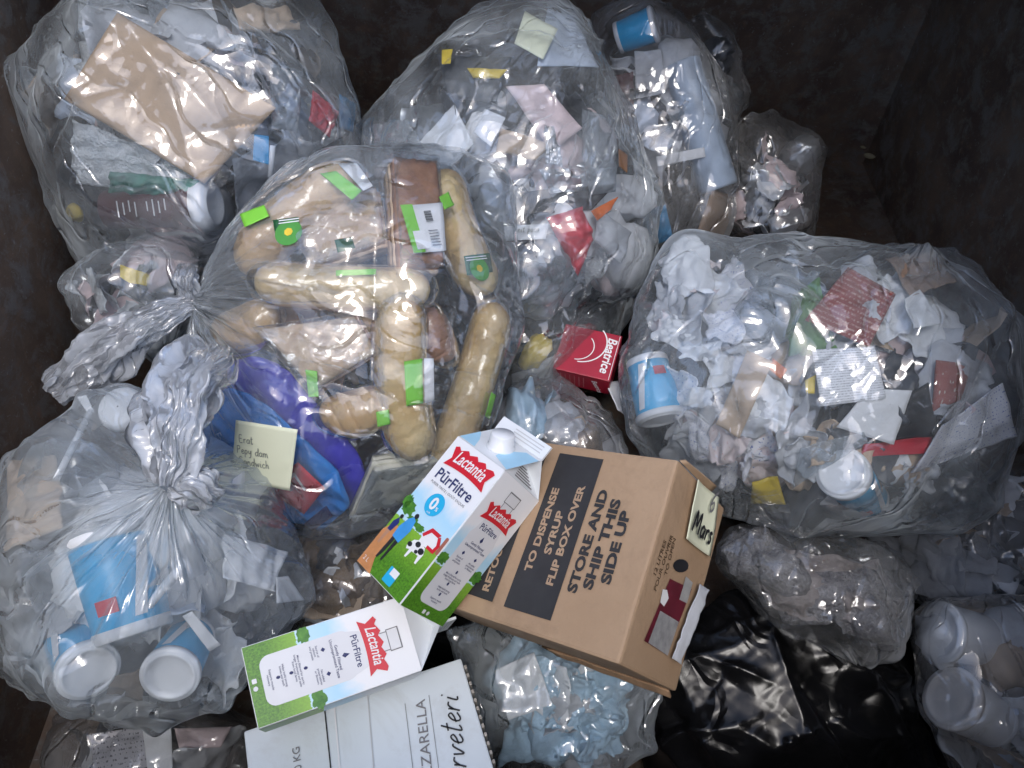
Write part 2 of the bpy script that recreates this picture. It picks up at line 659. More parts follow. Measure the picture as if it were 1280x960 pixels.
def rust_mat():
    m = bpy.data.materials.new('rusted_painted_steel')
    n, l = nodes(m)
    b = n['Principled BSDF']
    tc = n.new('ShaderNodeTexCoord')

    def noise(s, d=8, r=0.65, dist=0.0):
        t = n.new('ShaderNodeTexNoise')
        t.inputs['Scale'].default_value = s
        t.inputs['Detail'].default_value = d
        t.inputs['Roughness'].default_value = r
        t.inputs['Distortion'].default_value = dist
        l.new(tc.outputs['Object'], t.inputs['Vector'])
        return t

    def ramp(src, a, c):
        r = n.new('ShaderNodeValToRGB')
        r.color_ramp.elements[0].position = a
        r.color_ramp.elements[1].position = c
        l.new(src, r.inputs[0])
        return r

    def mix(f, a, c):
        x = n.new('ShaderNodeMix')
        x.data_type = 'RGBA'
        l.new(f, x.inputs[0])
        for k, s in ((6, a), (7, c)):
            if isinstance(s, tuple):
                x.inputs[k].default_value = (*s, 1)
            else:
                l.new(s, x.inputs[k])
        return x.outputs[2]
    base = mix(ramp(noise(5).outputs[0], .35, .65).outputs[0], (.10, .068, .05), (.22, .155, .11))
    base = mix(ramp(noise(15, 10, .75, .4).outputs[0], .48, .60).outputs[0], base, (.205, .185, .165))
    base = mix(ramp(noise(40, 9, .7).outputs[0], .55, .75).outputs[0], base, (.24, .15, .10))
    base = mix(ramp(noise(90, 5, .65, 1.0).outputs[0], .62, .74).outputs[0], base, (.34, .35, .34))
    l.new(base, b.inputs['Base Color'])
    rr = n.new('ShaderNodeMapRange')
    rr.inputs['To Min'].default_value = .55
    rr.inputs['To Max'].default_value = .9
    l.new(noise(20).outputs[0], rr.inputs['Value'])
    l.new(rr.outputs[0], b.inputs['Roughness'])
    bp = n.new('ShaderNodeBump')
    bp.inputs['Strength'].default_value = .5
    bp.inputs['Distance'].default_value = .004
    l.new(noise(60, 9, .7).outputs[0], bp.inputs['Height'])
    l.new(bp.outputs[0], b.inputs['Normal'])
    return m


RUST = rust_mat()
LIDM = mat('black_moulded_plastic', (.02, .02, .022), .6, .2, 12)
ASPH = mat('asphalt', (.05, .05, .052), .9, .25, 60, .3)
gnd = mesh_obj('ground', [(-400, -400, -.16), (400, -400, -.16), (400, 400, -.16), (-400, 400, -.16)], [[0, 1, 2, 3]], ASPH, smooth=False)
gnd['kind'] = 'structure'
dump = empty('dumpster', 'rusty brown steel dumpster holding all the bags', 'dumpster')


def dented(name, o, a, b_, n_, na, nb, amp, seed):
    """a steel sheet with shallow dents, thickness outward"""
    s, t = np.meshgrid(np.linspace(0, 1, na), np.linspace(0, 1, nb))
    s, t = s.ravel(), t.ravel()
    X = np.asarray(o) + s[:, None] * np.asarray(a) + t[:, None] * np.asarray(b_)
    d = amp * perlin(X * 3.1 + seed) + amp * .5 * perlin(X * 8 + seed)
    d = d * np.clip(16 * s * (1 - s) * t * (1 - t), 0, 1)
    n_ = np.asarray(n_, float)
    top = X + n_ * d[:, None]
    bot = X - n_ * .02
    N = len(X)
    f1 = grid_faces(na, nb)
    f = np.concatenate([f1, f1[:, ::-1] + N])
    return mesh_obj(name, np.concatenate([top, bot]), np.ascontiguousarray(f), RUST, dump)


dented('floor_panel', (XL, YF, 0), (XR - XL, 0, 0), (0, YB - YF, 0), (0, 0, 1), 60, 60, .012, 1)
dented('side_wall', (XL, YF, -.02), (0, YB - YF, 0), (0, 0, ZT + .02), (1, 0, 0), 70, 40, .014, 2)
dented('side_wall', (XR, YF, -.02), (0, YB - YF, 0), (0, 0, ZT + .02), (-1, 0, 0), 70, 40, .014, 3)
dented('back_wall', (XL, YB, -.02), (XR - XL, 0, 0), (0, 0, ZT + .02), (0, -1, 0), 70, 40, .014, 4)
dented('front_wall', (XL, YF, -.02), (XR - XL, 0, 0), (0, 0, ZT - .06), (0, 1, 0), 60, 30, .012, 5)
I3 = np.eye(3)
for (o, d) in (((XL - .07, YF - .02, ZT - .06), (.066, YB - YF + .1, .066)), ((XR + .004, YF - .02, ZT - .06), (.066, YB - YF + .1, .066)),
               ((XL - .003, YB + .004, ZT - .06), (XR - XL + .006, .066, .064)), ((XL, YF - .07, ZT - .12), (XR - XL, .066, .066))):
    box_mesh('rim_rail', o, I3, d, RUST, dump, .006)
# welded fillet strips in the corners
for (x, y, sx) in ((XR, YB, -1), (XL, YB, 1)):
    v = [(x, y - .035, 0), (x + sx * .035, y, 0), (x + sx * .035, y, ZT), (x, y - .035, ZT)]
    mesh_obj('corner_gusset', v, [[0, 1, 2, 3]], RUST, dump, smooth=False)
# unseen lid panels over right half and far end, added to shade the heap
box_mesh('lid', (SHADE_LID_X, YF - .05, ZT + .01), I3, (XR - SHADE_LID_X + .08, SHADE_LID_Y - YF + .04, .03), LIDM, dump, .008)  # out of view, its width set to dim the right side
for k in range(2):
    box_mesh('shade_lid_rib', (SHADE_LID_X + .1 + k * .3, YF, ZT + .041), I3, (.06, SHADE_LID_Y - YF - .06, .02), LIDM, dump, .006)
box_mesh('shade_hood', (XL - .05, SHADE_LID_Y, ZT + .012), I3, (XR - XL + .13, YB - SHADE_LID_Y + .08, .02), RUST, dump, .006)  # unseen, added and brought forward to keep the back dark

# ------------------------------------------------------------------ bags
BAGS = {}
ORDER = []


class Bag:
    def __init__(s, key, cx, cy, d, rx, ry, rz, roll=0, knot=None, res=(240, 150), amp=.013, L=.10, m=None, slack=.010):
        s.slack = slack
        s.key = key
        s.c = W(cx, cy, d)
        s.d = d
        a = math.radians(roll)
        s.ax = np.stack([math.cos(a) * cR + math.sin(a) * cU, -math.sin(a) * cR + math.cos(a) * cU, cF])
        s.r = np.array([rx / FPX * d, ry / FPX * d, rz])
        s.planes = []
        s.pts = []
        s.res, s.amp, s.L, s.m = res, amp, L, m
        s.knot = knot          # world point of the tied neck, or None
        s.seed = len(BAGS) * 13 + 5
        BAGS[key] = s

    def h(s, n):
        return np.sqrt((((np.atleast_2d(n) @ s.ax.T) * s.r) ** 2).sum(1))

    def rell(s, d):
        d = np.atleast_2d(d)
        r = 1 / np.sqrt((((d @ s.ax.T) / s.r) ** 2).sum(1))
        for n, h in s.planes:
            k = d @ n
            r = np.where(k > 1e-3, np.minimum(r, h / np.maximum(k, 1e-3)), r)
        return r

    def depth(s, px, py):
        """distance along the view axis at which a pixel's ray enters the bag"""
        ray = W(px, py, 1) - CAM
        o = (CAM - s.c) @ s.ax.T / s.r
        q = ray @ s.ax.T / s.r
        A, B, C = q @ q, o @ q, o @ o - 1
        D = B * B - A * C
        t = (-B - math.sqrt(D)) / A if D > 0 else -B / A
        for n, h in s.planes:
            k = ray @ n
            if k < -1e-3:
                t2 = (h - (CAM - s.c) @ n) / k
                if t2 < -B / A + .1:
                    t = max(t, t2)
        return t

    def q(s, px, py, inset=.02):
        return W(px, py, s.depth(px, py) + inset)


def cut_all():
    ks = list(BAGS)
    for i, a in enumerate(ks):
        for b in ks[i + 1:]:
            A, B = BAGS[a], BAGS[b]
            u = B.c - A.c
            D = np.linalg.norm(u)
            u = u / D
            # direction in which the two ellipsoids press, weighted by their shapes
            g = u.copy()
            for _ in range(12):
                pa = A.c + (A.ax.T @ (A.r ** 2 * (A.ax @ g))) / A.h(g)[0]
                pb = B.c - (B.ax.T @ (B.r ** 2 * (B.ax @ g))) / B.h(g)[0]
                e = pb - pa
                # push g towards the direction of largest separation
                g = nrm(g + .35 * e / (np.linalg.norm(u * D) + 1e-9))
            ov = A.h(g)[0] + B.h(g)[0] - (B.c - A.c) @ g
            if ov > .004:
                ha = A.h(g)[0] - ov / 2
                hb = B.h(g)[0] - ov / 2
                A.planes.append((g, max(ha, .03)))
                B.planes.append((-g, max(hb, .03)))


POLE = {'left_top': (.8, -.6), 'middle': (-.5, -.85), 'receipts': (-.5, -.85), 'tall': (-.1, -1), 'pale_blue': (-.6, .8), 'black': (-.5, .85)}
OUTLINE = {
    'left_top': [(42, 130), (88, 42), (150, -2), (250, -30), (380, -20), (416, 42), (446, 165), (440, 240), (330, 300), (230, 332), (110, 335), (74, 280), (50, 200)],
    'bread': [(283, 292), (350, 235), (440, 190), (545, 184), (630, 215), (640, 262), (632, 400), (605, 530), (540, 592), (480, 640), (395, 670), (300, 640), (222, 545)],
    'middle': [(452, 165), (520, 80), (600, 12), (690, -10), (735, 30), (770, 120), (800, 230), (795, 330), (765, 420), (690, 490), (610, 535)],
    'tall': [(742, 20), (800, -10), (850, 20), (900, 120), (915, 230), (900, 300), (800, 320), (745, 200)],
    'tall_side': [(880, 15), (915, 45), (922, 110), (905, 150)],
    'dark_scrap': [(905, 165), (940, 152), (985, 185), (1008, 230), (1015, 305), (920, 310)],
    'receipts': [(785, 470), (800, 380), (830, 320), (880, 300), (1000, 312), (1110, 312), (1190, 315), (1240, 370), (1285, 450), (1270, 530), (1180, 620), (1060, 665), (1000, 655), (900, 600), (830, 590), (790, 540)],
    'tubs': [(-10, 700), (2, 622), (60, 542), (130, 494), (185, 530), (270, 648), (380, 712), (388, 750), (340, 800), (280, 860), (200, 900), (110, 890), (20, 830), (-10, 760)],
    'ash': [(905, 690), (960, 655), (1100, 680), (1138, 730), (1125, 800), (1075, 825), (1000, 770)],
    'left_small': [(92, 340), (120, 318), (200, 310), (96, 400), (140, 425), (240, 380)],
    'pale_blue': [(560, 790), (810, 860), (790, 940), (740, 985), (640, 960)],
}
NDIR = 700
_i = np.arange(NDIR) + .5
_ph = np.arccos(1 - 2 * _i / NDIR)
_th = np.pi * (1 + 5 ** .5) * _i
DIRS = np.stack([np.cos(_th) * np.sin(_ph), np.sin(_th) * np.sin(_ph), np.cos(_ph)], 1)


def build_bag(b, name, label, cat='garbage bag', base=.90, group=None, offset=.004, pleats=17, neck=.8, flare=None):
    c = b.c
    hh = b.h(DIRS) * base
    # neighbours press the film flat
    e = DIRS * 1.0
    pe = c * 0
    surf = DIRS * b.rell(DIRS)[:, None]
    hh = (surf @ DIRS.T).max(0) * base
    r_ = np.random.default_rng(b.seed)
    hp = nrm(np.ones(3)) * 0 + r_.normal(size=(16, 3))
    hp /= np.linalg.norm(hp, axis=1)[:, None]
    hp = hp * (b.rell(hp) * r_.uniform(.96, 1.04, 16))[:, None]
    hh = np.maximum(hh, (hp @ DIRS.T).max(0))
    if b.key in OUTLINE:
        ol = OUTLINE[b.key]
        ol = [(x0 + (x1 - x0) * t, y0 + (y1 - y0) * t) for (x0, y0), (x1, y1) in zip(ol, ol[1:] + ol[:1]) for t in (0, .33, .66)]
        q0 = np.array([W(x, y, b.d + dz) for (x, y) in ol for dz in (-.02, .05)]) - c
        hh = np.maximum(hh, (q0 @ DIRS.T).max(0))
    if b.pts:
        P = np.concatenate(b.pts) - c
        hh = np.maximum(hh, (P @ DIRS.T).max(0))
    nu, nv = b.res
    kd = nrm(b.knot - c) if b.knot is not None else nrm(POLE.get(b.key, (.3, -.95))[0] * cR + POLE.get(b.key, (.3, -.95))[1] * cU + .12 * cF)
    a, u, w = frame(kd)
    th = np.linspace(.02, np.pi - .02, nv)
    ph = np.linspace(0, 2 * np.pi, nu, endpoint=False)
    TH, PH = np.meshgrid(th, ph, indexing='ij')
    d = (np.cos(TH)[..., None] * a + np.sin(TH)[..., None] * (np.cos(PH)[..., None] * u + np.sin(PH)[..., None] * w)).reshape(-1, 3)
    r = np.full(len(d), 9.0)
    for i0 in range(0, NDIR, 140):
        k = d @ DIRS[i0:i0 + 140].T
        q = np.where(k > .12, hh[i0:i0 + 140] / np.maximum(k, .12), 9)
        r = np.minimum(r, q.min(1))
    R = r.reshape(nv, nu)

    def blur(A):
        return .5 * A + .125 * (np.roll(A, 1, 1) + np.roll(A, -1, 1)) + .125 * (np.vstack([A[:1], A[:-1]]) + np.vstack([A[1:], A[-1:]]))
    # the film slackens between the things that hold it up: a membrane sinking onto its contents
    H = blur(blur(R))
    obs = [hp * .995]
    if b.key in OUTLINE:
        obs.append(q0)
    if b.pts:
        obs.append(np.concatenate(b.pts) - c)
    O = np.concatenate(obs)
    ro = np.linalg.norm(O, axis=1)
    Od = O / ro[:, None]
    ti = np.clip(np.round((np.arccos(np.clip(Od @ a, -1, 1)) - .02) / (np.pi - .04) * (nv - 1)).astype(int), 0, nv - 1)
    pi_ = np.round((np.arctan2(Od @ w, Od @ u) % (2 * np.pi)) / (2 * np.pi) * nu).astype(int) % nu
    RC = np.zeros((nv, nu))
    np.maximum.at(RC, (ti, pi_), ro)
    for _ in range(2):
        RC = np.maximum.reduce([RC, np.roll(RC, 1, 1), np.roll(RC, -1, 1), np.vstack([RC[:1], RC[:-1]]), np.vstack([RC[1:], RC[-1:]])])
    RC = np.minimum(RC, H)
    R = H.copy()
    if b.slack:
        for _ in range(90):
            R = np.maximum(np.maximum(blur(R) - b.slack / 90, RC), H - b.slack)
        R = blur(blur(blur(blur(R))))
    r = R.ravel()
    X0 = d * r[:, None]
    th1 = TH.ravel()
    ph1 = PH.ravel()
    sd = b.seed
    rad = float(np.mean(r))
    amp = b.amp
    if b.m is BLACKF:
        cr = .7 * crumple(X0 + sd, b.L, sd, 7) + .6 * ridges(X0 + sd, b.L * .8, sd + 1, 8)
    else:
        cr = .45 * crumple(X0 + sd, b.L * 1.6, sd, 5) + .75 * ridges(X0 + sd, b.L * 1.3, sd + 1, 7) + .14 * ridges(X0 + sd, b.L * .5, sd + 2, 6)
    disp = offset + amp * .45 + amp * cr
    X = X0 + d * disp[:, None]
    pleat = np.zeros(len(d))
    if b.knot is not None:
        K = b.knot - c
        tn = neck
        s_ = np.clip(th1 / tn, 0, 1)
        g = s_ ** 1.35
        ringdir = np.cos(ph1)[:, None] * u + np.sin(ph1)[:, None] * w
        rn = .010 + 0 * ph1
        Kp = K + ringdir * rn[:, None]
        g = (s_ * s_ * (3 - 2 * s_)) * .75 + .25 * s_
        X = Kp * (1 - g)[:, None] + X * g[:, None]
        # pleats running out from the neck
        pn = np.stack([np.cos(ph1) * pleats / 6.3, np.sin(ph1) * pleats / 6.3, th1 * 1.1 + sd], 1)
        tri = np.abs(perlin(pn * 1.0)) * 2 + np.abs(perlin(pn * 2.3 + 5))
        fade = np.clip(1.5 * s_, 0, 1) * np.exp(-(th1 / (tn * 1.1)) ** 2)
        X = X + d * ((tri - .45) * .020 * fade)[:, None]
        pleat = np.exp(-(th1 / (tn * .95)) ** 2)
    f = grid_faces(nu, nv, True)
    # caps
    cap0 = X[:nu].mean(0)
    cap1 = X[-nu:].mean(0)
    V = np.concatenate([X, [cap0, cap1]]) + c
    n0 = len(X)
    i = np.arange(nu)
    tri0 = np.stack([np.full(nu, n0), (i + 1) % nu, i, i], 1)
    uv = np.concatenate([np.stack([ph1 * rad * .7, th1 * rad], 1), [[0, 0], [0, 0]]])
    F4 = f[:, ::-1]
    o = mesh_obj(name, V, np.ascontiguousarray(F4), b.m, None, uv=uv, attr=np.concatenate([pleat, [1, 0]]))
    tag(o, label, cat, group)
    b.obj = o
    b.V = V
    return o


def tail(b, path, r0, r1, m, seed=0, flat=.55, folds=9, name='gathered_neck', ns=110, nl=70, end=.35):
    """loose gathered film beyond the knot, a pleated tube following path (world points)"""
    P = spline(path, 12)
    seg = np.r_[0, np.cumsum(np.linalg.norm(np.diff(P, axis=0), axis=1))]
    t = np.linspace(0, 1, nl)
    C = np.stack([np.interp(t * seg[-1], seg, P[:, k]) for k in range(3)], 1)
    T = np.gradient(C, axis=0)
    T /= np.linalg.norm(T, axis=1)[:, None]
    side = np.cross(T, -cF)
    side /= np.linalg.norm(side, axis=1)[:, None] + 1e-9
    up = np.cross(side, T)
    ph = np.linspace(0, 2 * np.pi, ns, endpoint=False)
    V = []
    for j in range(nl):
        tt = t[j]
        rr = r0 + (r1 - r0) * min(1, (tt / .55)) ** .8
        if tt > 1 - end:
            rr *= 1 - .35 * ((tt - 1 + end) / end) ** 2
        q = np.stack([np.cos(ph) * folds / 5, np.sin(ph) * folds / 5, np.full(ns, tt * 1.6 + seed)], 1)
        k = 1 + .75 * (np.abs(perlin(q)) * 2.2 - .5) + .3 * (np.abs(perlin(q * 2.4 + 3)) * 2 - .4)
        V.append(C[j] + rr * k[:, None] * (np.cos(ph)[:, None] * side[j] + flat * np.sin(ph)[:, None] * up[j]))
    V = np.concatenate(V)
    V = V + (crumple(V + seed, .045, seed, 6) * .012)[:, None] * np.tile(up, (1, ns)).reshape(-1, 3)
    V = V + (crumple(V + seed + 4, .03, seed + 2, 5) * .008)[:, None] * np.tile(side, (1, ns)).reshape(-1, 3)
    uv = np.stack([np.tile(ph * .05, nl), np.repeat(t * seg[-1], ns)], 1)
    return mesh_obj(name, V, np.ascontiguousarray(grid_faces(ns, nl, True)), m, b.obj, uv=uv, attr=np.repeat(np.clip(1.1 - t, 0.25, 1), ns))


CLEAR = film('clear_film', haze=.13, edge=.60)
BREADF = film('thin_clear_film', haze=.055, edge=.55)
MILKY = film('milky_film', haze=.22, edge=.55, scale=45)
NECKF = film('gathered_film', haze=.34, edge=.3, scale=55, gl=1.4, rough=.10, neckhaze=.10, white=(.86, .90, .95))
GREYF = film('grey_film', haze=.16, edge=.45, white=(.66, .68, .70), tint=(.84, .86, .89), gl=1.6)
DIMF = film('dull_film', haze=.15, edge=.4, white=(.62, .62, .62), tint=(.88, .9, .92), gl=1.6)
WRAP = film('wrapper_film', haze=.012, edge=.08, rough=.08, scale=30, bump=.55, uvm=False, gl=1.1)
BLACKF = film('black_film', tint=(.01, .01, .01), haze=.97, edge=.03, white=(.008, .008, .009), rough=.24, scale=16, bump=.7, neckhaze=0, gl=.75)

Bag('left_top', 243, 150, 1.38, 205, 182, .21, roll=-20, knot=None, amp=.016, m=CLEAR)
Bag('left_small', 165, 368, 1.30, 82, 66, .10, amp=.010, L=.06, m=MILKY, res=(140, 90))
Bag('bread', 437, 425, 1.18, 212, 240, .16, roll=0, knot=W(243, 377, 1.13), amp=.012, L=.12, m=BREADF, res=(300, 190), slack=.005)
Bag('middle', 640, 262, 1.42, 172, 272, .20, roll=8, amp=.017, m=CLEAR, res=(260, 180))
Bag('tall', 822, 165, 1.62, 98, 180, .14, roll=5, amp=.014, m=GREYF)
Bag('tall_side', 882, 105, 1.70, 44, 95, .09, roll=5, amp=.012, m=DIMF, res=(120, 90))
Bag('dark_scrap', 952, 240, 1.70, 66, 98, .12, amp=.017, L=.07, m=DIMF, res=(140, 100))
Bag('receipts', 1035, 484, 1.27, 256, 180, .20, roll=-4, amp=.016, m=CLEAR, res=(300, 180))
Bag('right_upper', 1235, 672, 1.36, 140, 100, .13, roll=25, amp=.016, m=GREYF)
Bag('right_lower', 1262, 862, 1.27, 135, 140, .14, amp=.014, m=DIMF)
Bag('ash', 1022, 738, 1.22, 125, 74, .085, roll=-18, knot=W(1072, 834, 1.22), amp=.013, L=.06, m=GREYF, res=(200, 120))
Bag('black', 965, 905, 1.30, 215, 165, .13, roll=-15, amp=.026, L=.12, m=BLACKF, res=(280, 180))
Bag('pale_blue', 690, 868, 1.17, 128, 112, .10, roll=-15, amp=.013, L=.07, m=MILKY, res=(220, 140))
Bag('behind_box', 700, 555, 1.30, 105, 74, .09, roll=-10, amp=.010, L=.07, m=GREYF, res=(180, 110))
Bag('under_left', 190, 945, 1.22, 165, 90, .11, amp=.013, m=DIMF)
Bag('tubs', 186, 712, 1.04, 204, 192, .155, knot=W(212, 606, .90), amp=.012, L=.10, m=CLEAR, res=(320, 190))
Bag('brown', 425, 735, 1.17, 92, 86, .09, amp=.013, L=.06, m=DIMF, res=(170, 110))
# dark sacks underneath, that carry the heap
UNDER = []
for k, (x, y, z, r) in enumerate(((-.5, 1.2, .2, .3), (-.52, .62, .19, .28), (.12, 1.3, .2, .3), (.0, .62, .17, .26), (.55, .95, .14, .28), (.62, .42, .10, .24), (-.15, .22, .15, .24), (.3, 1.62, .16, .24))):
    b = Bag('under%d' % k, 0, 0, 1, 1, 1, 1, amp=.02, L=.12, m=BLACKF, res=(120, 80))
    b.c = np.array([x, y, z])
    b.ax = np.eye(3)
    b.r = np.array([r, r * .95, min(z - .01, .2)])
    UNDER.append(b)
cut_all()
_n = nrm(.75 * cR + .66 * cU)          # the baguette bag leans on this shoulder of the tub bag
BAGS['tubs'].planes.append((_n, (W(292, 618, 1.0) - BAGS['tubs'].c) @ _n))


# ------------------------------------------------------------------ materials of the rubbish
PW = mat('white_paper', (.74, .76, .78), .75, .05, 40, .15)
PG = mat('grey_paper', (.48, .50, .53), .75, .1, 30, .15)
PP = mat('pinkish_paper', (.70, .56, .56), .75, .1, 20, .15)
PB = mat('bluish_paper', (.55, .63, .76), .7, .1, 20, .15)
KR = mat('kraft_paper', (.50, .36, .24), .75, .07, 14, .2)
KD = mat('brown_card', (.30, .19, .11), .8, .15, 20)
TAN = mat('tan_paper', (.50, .38, .27), .75, .1, 20)
FOIL = mat('silver_foil', (.55, .57, .59), .34, .15, 30, .2, metal=.8)
BLK = mat('black_card', (.02, .02, .024), .45, .3, 20)
DKG = mat('charcoal_wrap', (.07, .075, .085), .4, .3, 20)
RED = mat('red_packet', (.55, .03, .05), .4, .2, 20)
ORG = mat('orange_packet', (.7, .16, .03), .45, .15, 20)
YEL = mat('yellow_packet', (.68, .50, .04), .45, .15, 20)
BLU = mat('blue_packet', (.03, .25, .50), .4, .2, 20)
GRN = mat('green_wrap', (.08, .20, .05), .5, .4, 14)
TEAL = mat('green_tray', (.05, .20, .15), .4, .35, 25)
PUR = mat('grape_film', (.07, .06, .50), .22, .12, 12, .15)
MBL = mat('blue_pouch_film', (.025, .27, .80), .22, .1, 12, .15)
MBL2 = mat('dark_blue_print', (.02, .03, .16), .4, .1)
CUPB = mat('blue_tub_label', (.03, .42, .76), .35, .1, 15)
WPL = mat('white_plastic', (.78, .80, .82), .35, .03, 15)
CLP = film('clear_container', haze=.2, edge=.4, bump=.7, rough=.16, scale=40, uvm=False, gl=1.2)
MAR = mat('maroon_cup', (.085, .018, .022), .4, .15, 20)
INKW = mat('white_ink', (.8, .8, .8), .6, .02)
INKK = mat('black_ink', (.015, .015, .018), .6, .02)
INKN = mat('navy_ink', (.02, .03, .12), .6, .02)
INKG = mat('grey_ink', (.18, .18, .19), .6, .05)
PENC = mat('pencil_line', (.25, .27, .24), .8, .02)
LGRN = mat('lime_label', (.22, .62, .06), .5, .05)
DGRN = mat('dark_green_label', (.02, .11, .04), .5, .1)
NOTE = mat('yellow_note_paper', (.74, .77, .58), .75, .03, 10)
LINT = mat('grey_lint', (.12, .11, .115), .95, .5, 38, 1.0, c2=(.42, .41, .41), bscale=160)
BRNW = mat('brown_waste', (.16, .12, .085), .8, .5, 30, .4)
GLV = mat('pale_blue_film', (.42, .60, .74), .5, .12, 20, .3)
FROST = mat('frosty_tissue', (.62, .67, .71), .7, .2, 70, .8, c2=(.84, .87, .89), bscale=220)


def bread_mat(name, dark, light, sc=9):
    m = mat(name, dark, .6, 0, sc, .25, c2=light, bscale=120)
    # baked side of the crust darker than the pale flanks
    n, l = nodes(m)
    tc = n.new('ShaderNodeTexCoord')
    dp = n.new('ShaderNodeVectorMath')
    dp.operation = 'DOT_PRODUCT'
    dp.inputs[1].default_value = (.45, .85, .05)
    l.new(tc.outputs['Normal'], dp.inputs[0])
    rm = n.new('ShaderNodeMapRange')
    rm.inputs['From Min'].default_value = .05
    rm.inputs['From Max'].default_value = .85
    rm.inputs['To Max'].default_value = .9
    l.new(dp.outputs['Value'], rm.inputs['Value'])
    x = n.new('ShaderNodeMix')
    x.data_type = 'RGBA'
    rp = [q for q in n if q.type == 'VALTORGB'][0]
    l.new(rm.outputs[0], x.inputs[0])
    l.new(rp.outputs[0], x.inputs[6])
    x.inputs[7].default_value = (dark[0] * .78, dark[1] * .62, dark[2] * .5, 1)
    l.new(x.outputs[2], n['Principled BSDF'].inputs['Base Color'])
    return m


BR1 = bread_mat('baguette_crust', (.66, .40, .14), (.86, .66, .34))
BR2 = bread_mat('toasted_crust', (.60, .33, .12), (.80, .54, .26))
BR3 = bread_mat('sliced_bread', (.66, .43, .26), (.80, .60, .40), 30)
BR4 = bread_mat('dark_bread', (.34, .14, .07), (.54, .28, .15), 30)
WRB = mat('white_bread', (.68, .66, .55), .8, .1, 40, .2)


def printed(name, base, ink, rows=16, fill=.5, red=None):
    """paper with lines of small print (uv)"""
    m = bpy.data.materials.new(name)
    n, l = nodes(m)
    b = n['Principled BSDF']
    b.inputs['Roughness'].default_value = .7
    uv = n.new('ShaderNodeTexCoord')
    sp = n.new('ShaderNodeSeparateXYZ')
    l.new(uv.outputs['UV'], sp.inputs[0])
    a = n.new('ShaderNodeMath')
    a.operation = 'MULTIPLY'
    a.inputs[1].default_value = rows
    l.new(sp.outputs['Y'], a.inputs[0])
    fr = n.new('ShaderNodeMath')
    fr.operation = 'FRACT'
    l.new(a.outputs[0], fr.inputs[0])
    c = n.new('ShaderNodeMath')
    c.operation = 'LESS_THAN'
    c.inputs[1].default_value = .42
    l.new(fr.outputs[0], c.inputs[0])
    mp = n.new('ShaderNodeMapping')
    mp.inputs['Scale'].default_value = (rows * 3.2, rows, 1)
    l.new(uv.outputs['UV'], mp.inputs[0])
    t = n.new('ShaderNodeTexNoise')
    t.inputs['Scale'].default_value = 1
    t.inputs['Detail'].default_value = 4
    l.new(mp.outputs[0], t.inputs[0])
    g = n.new('ShaderNodeMath')
    g.operation = 'GREATER_THAN'
    g.inputs[1].default_value = 1 - fill
    l.new(t.outputs[0], g.inputs[0])
    k = n.new('ShaderNodeMath')
    k.operation = 'MULTIPLY'
    l.new(c.outputs[0], k.inputs[0])
    l.new(g.outputs[0], k.inputs[1])
    x = n.new('ShaderNodeMix')
    x.data_type = 'RGBA'
    x.inputs[6].default_value = (*base, 1)
    x.inputs[7].default_value = (*ink, 1)
    l.new(k.outputs[0], x.inputs[0])
    l.new(x.outputs[2], b.inputs['Base Color'])
    return m


RCPT = printed('printed_receipt', (.76, .78, .81), (.36, .37, .41), 22, .5)
RCPB = printed('blue_printed_slip', (.74, .75, .79), (.16, .22, .48), 16, .42)
RCPR = printed('pink_printed_slip', (.76, .68, .68), (.55, .22, .2), 14, .36)
PHOTO = printed('red_printed_card', (.24, .045, .04), (.42, .25, .22), 13, .5)
ART = printed('colourful_carton_print', (.34, .10, .08), (.6, .55, .45), 5, .4)
GPRINT = printed('grey_print', (.42, .42, .45), (.12, .12, .14), 9, .45)

PHRASE = {'left_top': 'the bag by the rusty wall', 'bread': 'the bag of baguettes', 'middle': 'the bag behind the baguettes',
          'tall': 'the tall greyish bag', 'tall_side': 'the small bag beside the tall bag', 'dark_scrap': 'the dark bag of paper scraps',
          'receipts': 'the wide bag of receipts', 'right_upper': 'the grey bag under the receipts bag', 'right_lower': 'the dim bag with two round lids',
          'ash': 'the small lint bag', 'pale_blue': 'the pale bag under the cardboard box', 'behind_box': 'the low bag behind the cardboard box',
          'under_left': 'the dark bag below the tub bag', 'tubs': 'the bag of blue tubs', 'brown': 'the brownish bag between the cartons', 'left_small': 'the small pinkish bag'}


def start(key):
    Acc.pts = BAGS[key].pts
    return BAGS[key]


_sd = [100]


def sd():
    _sd[0] += 1
    return _sd[0]


def sheet(b, name, px, m, label, cat, inset=.012, **k):
    P = [b.q(x, y, inset) if not isinstance(inset, (list, tuple)) else b.q(x, y, inset[i]) for i, (x, y) in enumerate(px)]
    k.setdefault('seed', sd())
    return tag(patch(name, P, m, **k), label, cat)


def lump(b, name, px, py, rad, m, label, cat, inset=.03, cr=.35, sub=3):
    return tag(ball(name, b.q(px, py, inset), rad, m, sd(), cr, sub), label, cat)


